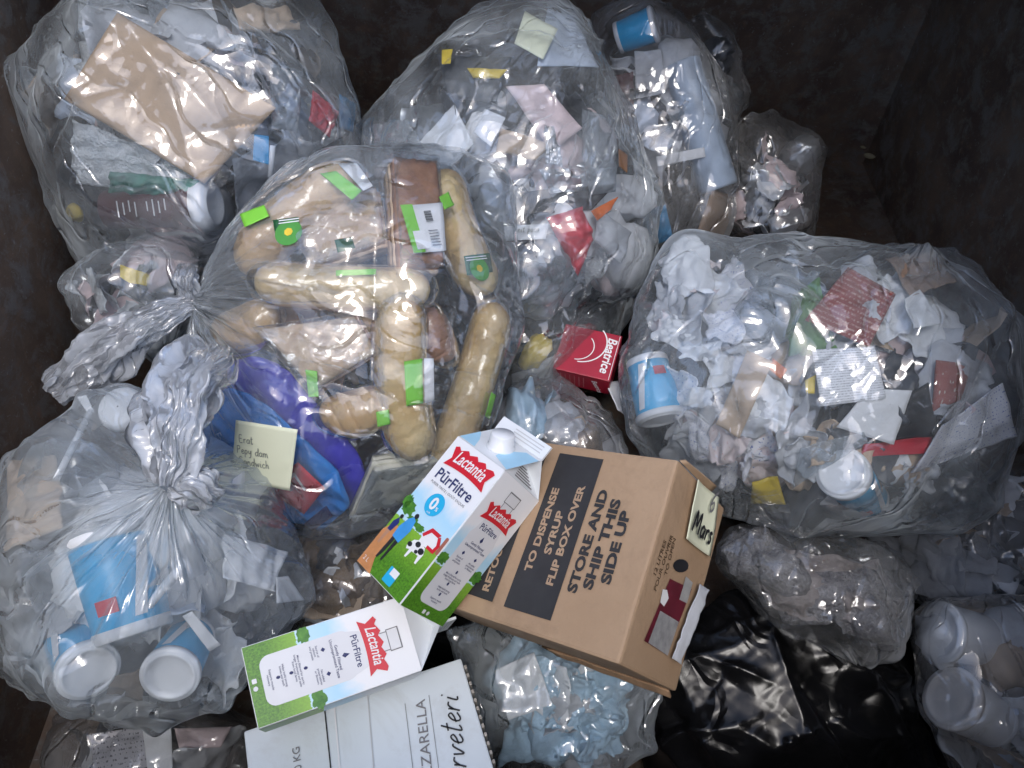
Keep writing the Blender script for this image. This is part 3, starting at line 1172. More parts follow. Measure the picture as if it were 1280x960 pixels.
def tub(b, A, B, r, label, ia=.03, ib=.05, body=None, lid=None, lidr=1.06, up=True, mark=True):
    """round food tub: A = lid end, B = base end, pixels"""
    PA, PB_ = b.q(*A, ia), b.q(*B, ib)
    o = empty('food_tub', label, 'tub')
    lathe('tub_body', PA, PB_, [(0.0, r * .97), (.04, r), (.5, r * .95), (.93, r * .88), (.97, r * .86), (.985, r * .8), (.99, .00001)], body or CUPB, 40, o)
    lathe('lid', PA, PB_, [(-.040, .00001), (-.040, r * .5), (-.042, r * .78), (-.058, r * .81), (-.060, r * .88), (-.05, r * .93), (-.035, r * .95), (-.035, r * 1.0), (-.02, r * lidr), (.06, r * lidr), (.075, r * 1.01)], lid or WPL, 40, o)
    lathe('base_rim', PA, PB_, [(.9, r * .905), (.915, r * .92), (1.0, r * .9), (1.015, r * .86), (1.0, r * .82), (.995, .00001)], WPL, 40, o)
    if mark:
        a, u, w = frame(PB_ - PA)
        tocam = nrm((CAM - PA) - ((CAM - PA) @ a) * a)
        s2 = np.cross(a, tocam)
        ln = np.linalg.norm(PB_ - PA)
        for (t0, t1, a0, a1, mm, nm) in ((.12, .85, -.62, -.32, WPL, 'white_stripe'), (.62, .76, .2, .75, RED, 'red_mark')):
            n = 8
            V = []
            for t in np.linspace(t0, t1, 5):
                for g in np.linspace(a0, a1, n):
                    g2 = g + (t - .5) * .6 * (nm == 'white_stripe')
                    rr = r * (1.0 - .12 * t) + .0022
                    V.append(PA + a * t * ln + rr * (math.cos(g2) * tocam + math.sin(g2) * s2))
            mesh_obj(nm, V, grid_faces(n, 5), mm, o)
    return o


def baguette(b, A, B, r, m, label, ia=.035, ib=.035, bend=.01, wrap=True, flat=.85):
    PA, PB_ = b.q(*A, ia), b.q(*B, ib)
    a = nrm(PB_ - PA)
    s = nrm(np.cross(a, -cF))
    up = np.cross(s, a)
    ln = np.linalg.norm(PB_ - PA)
    o = empty('baguette', label, 'bread')

    def cap(name, rr, mm, amp, seed, nl=46, ns=36, ext=0.0, cr=0.0, score=False):
        nl = 90 if score else nl
        t = np.linspace(0, 1, nl)
        ph = np.linspace(0, 2 * np.pi, ns, endpoint=False)
        V = []
        for x in t:
            e = min(x, 1 - x) * ln / rr
            k = math.sqrt(max(0, 1 - (1 - min(1, e * .75)) ** 2)) * .98 + .02
            C = PA - a * ext + a * x * (ln + 2 * ext) + s * bend * math.sin(math.pi * x)
            V.append(C + rr * k * (np.cos(ph)[:, None] * s + flat * np.sin(ph)[:, None] * up))
        V = np.concatenate(V)
        cen = PA + ((V - PA) @ a)[:, None] * a
        dd = V - cen
        dd /= np.linalg.norm(dd, axis=1)[:, None] + 1e-9
        V = V + dd * (amp * perlin(V * 11 + seed) + amp * .12 * perlin(V * 60 + seed))[:, None]
        if score:      # slashes baked into the crust
            al = (V - PA) @ a / ln
            sd_ = (V - cen) @ s / rr
            fc = np.clip((V - cen) @ up / rr, 0, 1)
            for x0 in (.22, .42, .62, .82):
                V = V - dd * (rr * .10 * fc * np.exp(-((al - x0 - .07 * sd_) / .022) ** 2))[:, None]
        if cr:
            V = V + dd * (cr * (.5 + crumple(V, .035, seed, 6)))[:, None]
        keep(V)
        return mesh_obj(name, V, np.ascontiguousarray(grid_faces(ns, nl, True)), mm, o)
    q = sd()
    cap('loaf', r, m, r * .035, q, score=True)
    if wrap:
        cap('wrapper', r * 1.06, WRAP, r * .035, q, 70, 54, .012, .002)
    return o


def stick(b, name, A, B, r, m, label, cat, ia=.012, ib=.012):
    return tag(lathe(name, b.q(*A, ia), b.q(*B, ib), [(0, .0005), (0, r), (1, r), (1, .0005)], m, 12), label, cat)


def label_on(parent, b, px, m, name, inset=.004, seed=0):
    P = [b.q(x, y, inset) for x, y in px]
    k = Acc.pts
    Acc.pts = None
    o = patch(name, P, m, thick=.0006, cr=.0012, n=8, seed=seed, parent=parent)
    Acc.pts = k
    fr = (P[3], nrm(P[2] - P[3]), nrm(P[0] - P[3] - ((P[0] - P[3]) @ nrm(P[2] - P[3])) * nrm(P[2] - P[3])), None)
    n_ = nrm(np.cross(fr[1], fr[2]))
    return o, (fr[0], fr[1], fr[2], n_), np.linalg.norm(P[2] - P[3]), np.linalg.norm(P[0] - P[3])


def fill(key, n, pal, seed, size=(.028, .055), front=.8, kinds=('ball', 'scrap', 'scrap', 'scrap'), r0=.45, r1=.92):
    """loose small rubbish through the bag's volume"""
    b = start(key)
    r = np.random.default_rng(seed)
    for i in range(n):
        for _ in range(30):
            d = nrm(r.normal(size=3))
            if d @ (-cF) > (-.15 if r.uniform() < front else -1) and d[2] > -.75:
                break
        rad = b.rell(d)[0]
        s = r.uniform(*size)
        rm = r1 * .78 if d @ (-cF) > .25 else (r1 if key == 'bread' else .74 if key == 'tubs' else .88)
        p = b.c + d * max(0, min(rad * r.uniform(min(r0, rm * .8), rm), rad - s * (1.25 if d @ (-cF) > .25 else .55)))
        nm, m, word = pal[r.integers(len(pal))]
        ph = PHRASE[key]
        kd = kinds[r.integers(len(kinds))]
        if kd == 'ball':
            o = ball('crumpled_' + nm, p, s * r.uniform(.6, 1, 3), m, seed * 50 + i, .4, 3)
            tag(o, 'crumpled %s loose in %s' % (word, ph), 'rubbish', 'crumpled %s in %s' % (word, ph))
        else:
            u = nrm(r.normal(size=3))
            nn = nrm(d + .5 * r.normal(size=3))
            u = nrm(u - (u @ nn) * nn)
            v = np.cross(nn, u)
            w_, h_ = s * r.uniform(.8, 1.3), s * r.uniform(.5, 1.0)
            P = [p - u * w_ - v * h_, p + u * w_ - v * h_ * r.uniform(.6, 1), p + u * w_ * r.uniform(.7, 1) + v * h_, p - u * w_ + v * h_]
            o = patch('scrap_of_' + nm, P, m, .001, 0, .008, .05, 14, seed * 50 + i, ragged=.12, curl=r.uniform(-.02, .02), wild=.022)
            tag(o, 'flat torn scrap of %s in %s' % (word, ph), 'rubbish', 'scraps of %s in %s' % (word, ph))


wh = ('white_paper', PW, 'white paper')
gy = ('grey_paper', PG, 'grey paper')
pk = ('pink_paper', PP, 'pinkish paper')
bl = ('bluish_paper', PB, 'pale blue paper')
tn = ('tan_paper', TAN, 'tan paper')
fo = ('foil', FOIL, 'silver foil')
dk = ('dark_wrapper', DKG, 'charcoal wrapper')
rc = ('printed_paper', RCPT, 'printed paper')
fr_ = ('tissue', FROST, 'frosty tissue')
br = ('brown_waste', BRNW, 'brown waste')
cl = ('clear_film', CLP, 'clear film')
gl = ('pale_blue_film', GLV, 'pale blue film')

# ---- bag against the rusty wall
b = start('left_top')
sheet(b, 'paper_bag', [(147, 16), (345, 135), (256, 230), (80, 124)], KR, 'large creased brown paper bag pressed against the clear film', 'paper bag', .006, bulge=.012, cr=.0035, L=.14, n=40)
o = empty('coffee_cup', 'maroon paper cup with white print and white lid lying on its side', 'cup')
A, B = b.q(262, 256, .03), b.q(136, 262, .03)
lathe('cup_body', A, B, [(0, .040), (.5, .036), (1, .031), (1.01, .028), (1.01, .001)], MAR, 40, o)
lathe('lid', A, B, [(-.05, .00001), (-.05, .026), (-.06, .029), (-.06, .034), (-.03, .037), (-.02, .0435), (.09, .0435), (.1, .041)], WPL, 40, o)
a_ = nrm(B - A)
tc_ = nrm((CAM - A) - ((CAM - A) @ a_) * a_)
fr = ((A + B) / 2 + tc_ * .0375, -a_, nrm(np.cross(tc_, -a_)), tc_)
for k in range(9):
    if k in (4,):
        continue
    x = -.05 + k * .010
    decal('print_line', [(x, -.013 + .004 * (k % 3)), (x + .0022, -.013 + .004 * (k % 3)), (x + .0022, .013 - .003 * (k % 2)), (x, .013 - .003 * (k % 2))], fr, INKW, o, .0005 + .0)
sheet(b, 'salad_tray', [(138, 214), (250, 226), (246, 246), (136, 240)], TEAL, 'dark green leafy tray beside the maroon cup', 'tray', .02, bulge=.012, cr=.012, L=.03)
lump(b, 'bottle_cap', 94, 266, (.017, .017, .012), YEL, 'small round yellow cap by the rusty wall', 'cap', .012, .05)
stick(b, 'drinking_straw', (341, 182), (338, 222), .0045, WPL, 'short white drinking straw end below the brown paper bag', 'straw', .004, .004)
sheet(b, 'snack_packet', [(392, 112), (424, 140), (412, 172), (386, 150)], RED, 'red snack packet in the top corner of the wall bag', 'packet', .016, bulge=.008, cr=.008, L=.03)
sheet(b, 'blue_packet', [(424, 118), (444, 130), (443, 165), (426, 160)], BLU, 'light blue and yellow packet edge beside the red snack packet', 'packet', .016, bulge=.006, cr=.006)
sheet(b, 'paper_towel', [(88, 150), (240, 205), (262, 240), (92, 232)], FROST, 'frosty white paper towel under the brown paper bag', 'paper', .03, cr=.014, L=.04, ragged=.08)
sheet(b, 'kraft_wrapper', [(292, 8), (360, 10), (375, 40), (300, 38)], TAN, 'tan wrapper at the top of the wall bag', 'wrapper', .02, bulge=.01, cr=.012, L=.04)
sheet(b, 'black_wrapper', [(350, 30), (402, 22), (400, 55), (360, 60)], DKG, 'crinkled charcoal wrapper at the top of the wall bag', 'wrapper', .02, bulge=.006, cr=.012, L=.03)
sheet(b, 'blue_sleeve', [(318, 168), (336, 170), (336, 206), (316, 200)], BLU, 'small blue printed sleeve at the corner of the brown paper bag', 'packet', .006, cr=.003)
sheet(b, 'clear_cup', [(338, 78), (378, 90), (372, 165), (340, 160)], CLP, 'crushed clear plastic cup beside the brown paper bag', 'cup', .02, bulge=.018, cr=.01)
fill('left_top', 61, [fr_, fr_, wh, gy, pk, tn, dk, bl, gy], 21, (0.040, 0.098), r0=.4, r1=.80)

# ---- small pinkish bag
fill('left_small', 13, [pk, pk, wh, fr_], 22, (0.030, 0.058))
b = start('left_small')
sheet(b, 'black_band', [(138, 340), (196, 372), (188, 386), (134, 352)], DKG, 'dark plastic band across the small pinkish bag', 'strap', .004, cr=.006, L=.02)
sheet(b, 'yellow_scrap', [(150, 330), (188, 345), (184, 358), (150, 350)], YEL, 'dull yellow scrap under the dark plastic band', 'scrap', .014, cr=.006)

# ---- bag of baguettes
b = start('bread')
baguette(b, (318, 352), (538, 362), .031, BR1, 'pale baguette lying level across the middle of its bag', bend=.004, ia=.02, ib=.02)
g2 = baguette(b, (502, 372), (519, 575), .037, BR1, 'upright wide baguette with a lime label on its side', ia=.02, ib=.02)
g3 = baguette(b, (621, 378), (545, 604), .031, BR1, 'long slanting baguette at the edge nearest the low bag', ia=.03, ib=.02, bend=-.006)
g4 = baguette(b, (448, 212), (300, 338), .038, BR2, 'toasted baguette with dark green round label', ia=.035, ib=.055)
g5 = baguette(b, (552, 215), (608, 368), .034, BR1, 'baguette with a dark green and yellow round label near its end', ia=.03, ib=.03)
baguette(b, (268, 418), (345, 386), .034, BR2, 'short toasted roll by the tied neck', ia=.06, ib=.06)
baguette(b, (400, 520), (490, 496), .034, BR2, 'toasted roll below the square sandwich', ia=.045, ib=.045)
baguette(b, (535, 385), (560, 452), .032, BR4, 'dark roll between two pale baguettes', ia=.06, ib=.06)


def sandwich(px, th, label, m=BR3, crust=BR4, inset=.02):
    P = [b.q(x, y, inset) for x, y in px]
    o = empty('sandwich', label, 'sandwich')
    n_ = nrm(np.cross(P[1] - P[0], P[3] - P[0]))
    n_ = n_ if n_ @ (CAM - P[0]) > 0 else -n_
    for k in range(2):
        off = -n_ * (.006 + k * (th * .55))
        patch('bread_slice', [p + off for p in P], m if k == 0 else crust, th * .42, .003, .004, .05, 18, sd(), o)
    patch('filling', [p - n_ * (.006 + th * .28) + .004 * nrm(p - sum(P) / 4) for p in P], crust, th * .2, 0, .006, .03, 18, sd(), o)
    patch('wrapper', [p + n_ * .008 + .01 * nrm(p - sum(P) / 4) for p in P], WRAP, .001, .006, .008, .04, 30, sd(), o)
    return o


sandwich([(328, 412), (442, 396), (470, 440), (392, 486)], .045, 'square sliced bread sandwich in wrap, below the level baguette')
s2 = sandwich([(492, 198), (545, 204), (552, 330), (500, 330)], .05, 'tall brown bread sandwich carrying a white and lime barcode label', BR4, BR3, .012)
sandwich([(470, 588), (552, 575), (545, 610), (440, 655)], .03, 'white bread sandwich at the bottom of the baguette bag', WRB, WRB, .015)
sandwich([(345, 250), (470, 235), (480, 300), (390, 330)], .04, 'flat pale sandwich between toasted baguette and tall sandwich', BR3, BR3, .05)

lo, fr, w_, h_ = label_on(s2, b, [(510, 257), (553, 253), (558, 313), (517, 317)], INKW, 'barcode_label', .001)
decal('lime_band', [(0, 0), (w_ * .36, 0), (w_ * .36, h_), (0, h_)], fr, LGRN, lo, .0016)
for k in range(9):
    decal('barcode_bar', [(w_ * .64, h_ * (.62 + .026 * k)), (w_ * .86, h_ * (.62 + .026 * k)), (w_ * .86, h_ * (.633 + .026 * k + .006 * (k % 2))), (w_ * .64, h_ * (.633 + .026 * k + .006 * (k % 2)))], fr, INKK, lo, .0016)
for k in range(6):
    decal('print_line', [(w_ * .62, h_ * (.12 + .06 * k)), (w_ * .9, h_ * (.12 + .06 * k)), (w_ * .9, h_ * (.135 + .06 * k)), (w_ * .62, h_ * (.135 + .06 * k))], fr, INKG, lo, .0016)
decal('white_patch', [(w_ * .14, h_ * .06), (w_ * .5, h_ * .06), (w_ * .5, h_ * .44), (w_ * .14, h_ * .44)], fr, INKW, lo, .0022)
label_on(g4, b, [(400, 217), (420, 214), (452, 238), (440, 250)], LGRN, 'lime_label', .002)
label_on(g4, b, [(422, 204), (446, 204), (466, 232), (454, 238)], INKW, 'white_label', .002)
for gg, (x, y) in ((g4, (358, 293)), (g5, (597, 338))):
    lo, fr, w_, h_ = label_on(gg, b, [(x - 17, y - 18), (x + 15, y - 22), (x + 19, y + 2), (x - 13, y + 6)], DGRN, 'dark_green_label', .002)
    decal('green_disc', circle(w_ * .5, h_ * .22, h_ * .62), fr, mat('leaf_green', (.07, .30, .05), .5, .1), lo, .0016)
    decal('yellow_emblem', circle(w_ * .5, h_ * .25, h_ * .2, 7), fr, YEL, lo, .0022)
    for k in range(2):
        decal('print_line', [(w_ * .1, h_ * (.7 + .13 * k)), (w_ * .9, h_ * (.7 + .13 * k)), (w_ * .9, h_ * (.75 + .13 * k)), (w_ * .1, h_ * (.75 + .13 * k))], fr, INKW, lo, .0022)
label_on(g2, b, [(505, 452), (528, 448), (529, 504), (508, 508)], LGRN, 'lime_label', -.004)
label_on(g2, b, [(530, 448), (542, 448), (543, 500), (531, 504)], INKW, 'white_label', -.002)
label_on(g5, b, [(549, 246), (560, 240), (568, 256), (556, 262)], LGRN, 'lime_label', .002)
for i, (q, mm, lb) in enumerate((([(300, 268), (330, 256), (336, 270), (306, 284)], LGRN, 'lime sticker on the upper shoulder of the baguette bag'), ([(418, 300), (440, 296), (444, 310), (422, 316)], DGRN, 'dark green sticker above the level baguette'),
                                ([(420, 338), (470, 336), (470, 343), (420, 345)], LGRN, 'thin lime strip along the level baguette'), ([(470, 515), (486, 512), (488, 530), (472, 534)], LGRN, 'small lime sticker beside the upright wide baguette'),
                                ([(606, 520), (614, 490), (620, 494), (612, 524)], LGRN, 'lime strip on the long slanting baguette'))):
    sheet(b, 'sticker', q, mm, lb, 'sticker', .004, cr=.001, n=8, thick=.0006)
tg = sheet(b, 'lime_tag', [(382, 462), (396, 464), (398, 496), (386, 496)], LGRN, 'lime and white tag under the square sandwich', 'tag', .01)
# milk pouches
po = sheet(b, 'milk_pouch', [(200, 530), (282, 462), (456, 618), (388, 676)], MBL, 'bright blue milk pouch behind the yellow sticky note', 'pouch', .016, bulge=.015, cr=.010, L=.06, n=50, roundc=.22)
sheet(b, 'milk_pouch', [(262, 462), (338, 436), (470, 590), (430, 655)], PUR, 'deep violet milk pouch behind the bright blue pouch', 'pouch', .066, bulge=.015, cr=.010, L=.06, n=50, roundc=.22)
P = [b.q(x, y, -.016) for x, y in ((330, 609), (372, 578), (406, 610), (380, 643))]
rl = patch('red_logo_panel', P, RED, .0008, 0, .001, .05, 10, sd(), po)
ez = nrm(np.cross(P[1] - P[0], P[3] - P[0]))
ez = ez if ez @ (-cF) > 0 else -ez
ex = nrm(P[0] - P[1])
ex = nrm(ex - (ex @ ez) * ez)
fr = (sum(P) / 4, ex, nrm(np.cross(ez, ex)), ez)
lettering('Lo', .040, fr, (-.004, -.008), INKW, rl, .02, .2, lift=.0022)
ez = -cF
exb = nrm(W(262, 540, 1) - W(285, 590, 1)) * -1
fr = (b.q(268, 560, -.012), exb, nrm(np.cross(ez, exb)), ez)
lettering('Earthy\nPartly\nMilk', .014, fr, (0, 0), mat('pale_blue_ink', (.45, .65, .9), .5, .02), po, lift=.003)
P = [b.q(x, y, -.010) for x, y in ((380, 655), (408, 632), (416, 645), (390, 664))]
patch('dark_emblem', P, MBL2, .0008, 0, .001, .05, 8, sd(), po)
fill('bread', 21, [cl, wh, tn, ('bread_scrap', BR3, 'bread'), ('bread_scrap', BR4, 'dark bread')], 23, (0.036, 0.065), r0=.1, r1=.45)

# ---- bag behind the baguettes
b = start('middle')
nt = sheet(b, 'sticky_note', [(656, 14), (697, 37), (679, 74), (643, 54)], NOTE, 'pale yellow sticky note at the top of the bag behind the baguettes', 'note', .006, cr=.002, n=12)
sheet(b, 'paper_sheet', [(684, 12), (716, 20), (748, 84), (672, 82)], PB, 'smooth pale blue-white sheet beside the pale yellow sticky note', 'paper', .016, cr=.004, L=.1)
sheet(b, 'yellow_wrapper', [(584, 86), (634, 86), (624, 98), (592, 98)], YEL, 'yellow wrapper strip above the pink packet', 'wrapper', .01, cr=.005, bulge=.004)
sheet(b, 'yellow_wrapper', [(552, 62), (566, 62), (562, 78), (552, 80)], YEL, 'tiny yellow wrapper corner near the dark gap', 'wrapper', .012, cr=.004)
sheet(b, 'black_tray', [(545, 66), (640, 74), (620, 130), (560, 120)], DKG, 'black plastic tray under the yellow wrapper strip', 'tray', .04, cr=.008, bulge=.008)
sheet(b, 'wire_frame_pack', [(460, 160), (510, 150), (530, 185), (470, 196)], CLP, 'clear clamshell at the left shoulder of the bag behind the baguettes', 'container', .014, cr=.012, L=.03, bulge=.012)
sheet(b, 'paper_sheet', [(568, 130), (592, 180), (556, 214), (512, 190)], PW, 'white triangular folded paper above the tall sandwich', 'paper', .014, cr=.005, L=.06)
sheet(b, 'receipt_slip', [(606, 136), (632, 147), (614, 184), (592, 166)], RCPT, 'small printed slip beside the white triangular folded paper', 'receipt', .008, cr=.002)
sheet(b, 'meat_packet', [(632, 108), (680, 106), (728, 160), (690, 190), ], PP, 'pink striped food packet in the middle of its bag', 'packet', .02, cr=.006, bulge=.012)
sheet(b, 'meat_packet', [(625, 160), (690, 180), (670, 200), (620, 190)], TAN, 'tan striped packet below the small printed slip', 'packet', .02, cr=.006, bulge=.006)
sheet(b, 'foil_pack', [(680, 158), (692, 158), (704, 208), (682, 204)], FOIL, 'upright shiny silver foil strip', 'foil', .008, cr=.012, L=.02, bulge=.004)
sheet(b, 'foil_pack', [(672, 214), (712, 208), (730, 236), (690, 240)], FOIL, 'crushed silver foil sheet under the upright foil strip', 'foil', .012, cr=.018, L=.03)
sheet(b, 'clear_cup', [(728, 136), (766, 150), (768, 240), (736, 244)], CLP, 'clear crushed cup at the outer edge of its bag', 'cup', .02, bulge=.02, cr=.01)
sheet(b, 'black_card', [(650, 240), (770, 230), (740, 262), (660, 268)], BLK, 'flat black card above the red packet', 'card', .022, cr=.006)
sheet(b, 'red_packet', [(682, 272), (728, 258), (742, 300), (722, 345)], RED, 'bright red packet beside the white paper strip', 'packet', .012, bulge=.018, cr=.014, L=.04)
sp_ = sheet(b, 'paper_strip', [(630, 283), (686, 279), (682, 299), (632, 301)], PW, 'narrow white paper strip with pen marks beside the red packet', 'paper', .004, cr=.0015, n=10)
P0, P1, P3 = b.q(632, 299, .001), b.q(684, 297, .001), b.q(630, 283, .001)
ex = nrm(P1 - P0)
handwriting('s wit paca'.replace('w', 'n'), .009, (P0, ex, nrm(np.cross(-cF, ex)), -cF), (.012, .010), PENC, sp_, .1, .002)
sheet(b, 'orange_packet', [(738, 264), (772, 246), (764, 262), (746, 276)], ORG, 'bright orange packet corner beside the black card', 'packet', .008, cr=.006)
sheet(b, 'grey_tray', [(748, 262), (790, 290), (776, 330), (742, 300)], PG, 'grey tray under the orange packet corner', 'tray', .016, cr=.006, bulge=.008)
sheet(b, 'brown_disc', [(773, 186), (784, 194), (784, 216), (774, 208)], mat('rust_orange', (.36, .15, .05), .6, .1), 'small brown oval stuck inside the clear bag edge', 'scrap', .004, cr=.001, n=10)
lump(b, 'crumpled_film', 672, 350, (.07, .055, .05), CLP, 'big ball of crumpled clear film under the red packet', 'film', .05, .4)
lump(b, 'lemon_wrapper', 668, 440, (.035, .024, .02), YEL, 'mustard yellow wrapper beside the slanting baguette', 'wrapper', .03, .4)
sheet(b, 'white_cup', [(640, 470), (700, 440), (710, 490), (640, 510)], PG, 'grey paper sheet at the foot of the bag behind the baguettes', 'paper', .03, cr=.01)
fill('middle', 75, [wh, gy, gy, pk, dk, dk, cl, fo, rc, fr_], 24, (0.040, 0.090), r0=.35, r1=.9)

# ---- tall bag
b = start('tall')
tub(b, (818, 30), (772, 48), .034, 'blue tub with a white lid at the top of the tall bag', .02, .03, mark=False)
o = tag(lathe('cup_sleeve', b.q(852, 78, .03), b.q(898, 236, .03), [(0, .001), (0, .034), (.02, .036), (.5, .038), (.98, .04), (1, .038), (1, .001)], mat('pale_blue_plastic', (.45, .55, .68), .4, .05), 32), 'long stack of pale blue cups running down the tall bag', 'cup stack')
sheet(b, 'grey_wrapper', [(793, 64), (826, 62), (832, 118), (795, 122)], PG, 'grey wrapper below the white lid in the tall bag', 'wrapper', .02, cr=.012)
sheet(b, 'white_band', [(820, 196), (880, 184), (882, 196), (822, 208)], PW, 'white band across the tall bag', 'band', .012, cr=.003)
sheet(b, 'maroon_wrapper', [(768, 96), (792, 90), (792, 160), (770, 150)], MAR, 'dark maroon wrapper at the inner edge of the tall bag', 'wrapper', .03, cr=.01)
sheet(b, 'blue_packet', [(805, 262), (832, 256), (842, 300), (800, 310)], BLU, 'crinkled bright blue packet at the foot of the tall bag', 'packet', .006, cr=.012, L=.03, bulge=.006)
sheet(b, 'brown_carton', [(892, 236), (918, 246), (902, 304), (872, 290)], KD, 'small dark brown carton at the foot of the tall bag', 'carton', .01, cr=.003, bulge=.01)
fill('tall', 39, [gy, gy, wh, cl, dk, bl], 25, (0.040, 0.081), r0=.35, r1=.9)
fill('tall_side', 10, [gy, dk, cl, dk], 26, (0.030, 0.058))
fill('dark_scrap', 30, [dk, gy, wh, dk, fo, pk], 27, (0.024, 0.052), kinds=('ball', 'scrap', 'scrap'))

# ---- wide bag of receipts
b = start('receipts')
sheet(b, 'receipt', [(1015, 437), (1093, 433), (1108, 498), (1026, 508)], RCPT, 'white printed receipt with a red stain lying over a plain sheet', 'receipt', .004, cr=.0015, L=.08, n=14)
sheet(b, 'paper_sheet', [(1085, 486), (1140, 488), (1117, 556), (1046, 534)], PW, 'plain white sheet partly under the printed receipt', 'paper', .010, cr=.003, L=.08, n=14)
sheet(b, 'printed_card', [(1060, 334), (1120, 368), (1086, 434), (1006, 400)], PHOTO, 'dark red printed card with pale lettering above the printed receipt', 'card', .010, cr=.002, n=14)
sheet(b, 'leafy_green', [(990, 370), (1020, 350), (1050, 440), (985, 446)], GRN, 'dark green leafy wrap beside the dark red printed card', 'greens', .03, cr=.02, bulge=.012, L=.04)
lump(b, 'crumpled_film', 962, 396, (.05, .045, .04), CLP, 'round ball of clear film between white papers and the green wrap', 'film', .035, .3)
sheet(b, 'paper_sleeve', [(934, 438), (966, 452), (924, 548), (895, 530)], TAN, 'folded tan paper sleeve slanting through the receipts bag', 'sleeve', .008, cr=.006, L=.04, bulge=.005)
for i, (x, y, s, m_, lb) in enumerate(((880, 345, .05, RCPR, 'crumpled pink printed slip at the top of the receipts bag'), (900, 405, .045, RCPB, 'crumpled slip with blue print above the folded tan sleeve'),
                                     (872, 440, .05, PW, 'big crumpled white paper beside the blue tub'), (872, 495, .045, PW, 'crumpled white tissue beside the folded tan sleeve'),
                                     (905, 560, .05, RCPR, 'pink printed slip with a red dot under the folded tan sleeve'), (935, 575, .028, RCPB, 'small stamped white slip above the yellow packet'),
                                     (1005, 570, .06, PG, 'grey tissue beside the white lidded tub'), (1150, 600, .06, PG, 'pale crumpled napkin beside the newspaper'),
                                     (835, 370, .055, PG, 'long crumpled grey paper down the edge by the red carton'), (840, 410, .045, PW, 'white crumpled wrapper above the blue tub'))):
    r_ = np.random.default_rng(i + 60)
    w2 = s / 1.27 * FPX * .8
    aa = r_.uniform(0, 1.5)
    px = [(x + w2 * math.cos(aa + k * math.pi / 2) * r_.uniform(.7, 1.1), y + w2 * math.sin(aa + k * math.pi / 2) * r_.uniform(.7, 1.1)) for k in range(4)]
    sheet(b, 'crumpled_slip', px, m_, lb, 'paper', .016, cr=.016, L=.04, n=34, ragged=.15, wild=.028)
r_ = np.random.default_rng(91)
for i in range(34):
    if i < 19:
        x, y, w2 = r_.uniform(830, 965), r_.uniform(340, 590), r_.uniform(38, 62)
        m_, wd = ((PW, 'white'), (PW, 'white'), (RCPR, 'pink printed'), (RCPB, 'blue printed'), (PG, 'grey'))[r_.integers(5)]
        side = 'crowding the end of the receipts bag by the red carton'
    else:
        x, y, w2 = r_.uniform(980, 1250), r_.uniform(340, 610), r_.uniform(40, 66)
        m_, wd = ((PG, 'grey'), (PG, 'grey'), (DKG, 'charcoal'), (PP, 'pink'), (PW, 'white'), (TAN, 'tan'))[r_.integers(6)]
        side = 'around the printed receipt and dark red card'
    aa = r_.uniform(0, 1.5)
    px = [(x + w2 * math.cos(aa + k * math.pi / 2) * r_.uniform(.6, 1.2), y + w2 * math.sin(aa + k * math.pi / 2) * r_.uniform(.6, 1.2)) for k in range(4)]
    o = sheet(b, 'crumpled_paper', px, m_, 'crumpled %s paper %s' % (wd, side), 'paper', r_.uniform(.018, .05), cr=.012, L=.06, n=26, ragged=.08, wild=.026, curl=r_.uniform(-.02, .02))
    o['group'] = 'crumpled %s papers %s' % (wd, side)
tub(b, (826, 522), (808, 450), .037, 'blue tub with pale lid at the edge by the red carton', .02, .035)
tub(b, (1054, 592), (1084, 624), .036, 'teal blue tub with white lid at the bottom of the receipts bag', .004, .09)
sheet(b, 'yellow_packet', [(940, 602), (972, 596), (982, 628), (938, 630)], YEL, 'bright yellow packet at the bottom of the receipts bag', 'packet', .01, cr=.008, bulge=.006)
sheet(b, 'black_carton', [(1126, 500), (1160, 478), (1172, 546), (1118, 548)], BLK, 'black carton piece behind the plain white sheet', 'carton', .02, cr=.003, bulge=.006)
sheet(b, 'red_sleeve', [(1080, 556), (1168, 544), (1160, 566), (1076, 572)], RED, 'dark red sleeve under the black carton piece', 'sleeve', .02, cr=.005)
sheet(b, 'newspaper', [(1178, 532), (1252, 478), (1270, 545), (1140, 592)], RCPB, 'printed newspaper sheet at the outer end of the receipts bag', 'newspaper', .008, cr=.006, L=.1)
sheet(b, 'paper_sheet', [(1130, 374), (1152, 360), (1178, 404), (1140, 412)], PW, 'small white torn paper near the dark corner', 'paper', .01, cr=.005)
sheet(b, 'orange_tag', [(966, 448), (984, 462), (976, 474), (962, 462)], ORG, 'small orange tag beside the folded tan sleeve', 'tag', .008, cr=.002, n=10)
sheet(b, 'yellow_hook', [(1006, 476), (1020, 468), (1018, 492), (1008, 492)], YEL, 'little yellow strip left of the printed receipt', 'strip', .016, cr=.003, n=10)
sheet(b, 'snack_box', [(1170, 450), (1215, 455), (1200, 500), (1165, 515)], ART, 'small colourful snack carton beside the newspaper', 'carton', .02, cr=.003, bulge=.008)
sheet(b, 'magazine_page', [(1108, 322), (1165, 316), (1196, 352), (1140, 370)], mat('brown_photo_page', (.16, .10, .07), .4, .7, 20, c2=(.45, .32, .24)), 'glossy brown magazine page at the far edge of the receipts bag', 'magazine page', .012, cr=.008, L=.06)
sheet(b, 'clear_tray', [(1000, 560), (1080, 540), (1085, 552), (990, 610)], CLP, 'clear tray edge above the white lidded tub', 'tray', .008, cr=.004)
fill('receipts', 82, [wh, wh, gy, pk, dk, gy, rc, cl, tn, dk], 28, (0.040, 0.094), r0=.35, r1=.92, kinds=('ball', 'scrap', 'scrap'))

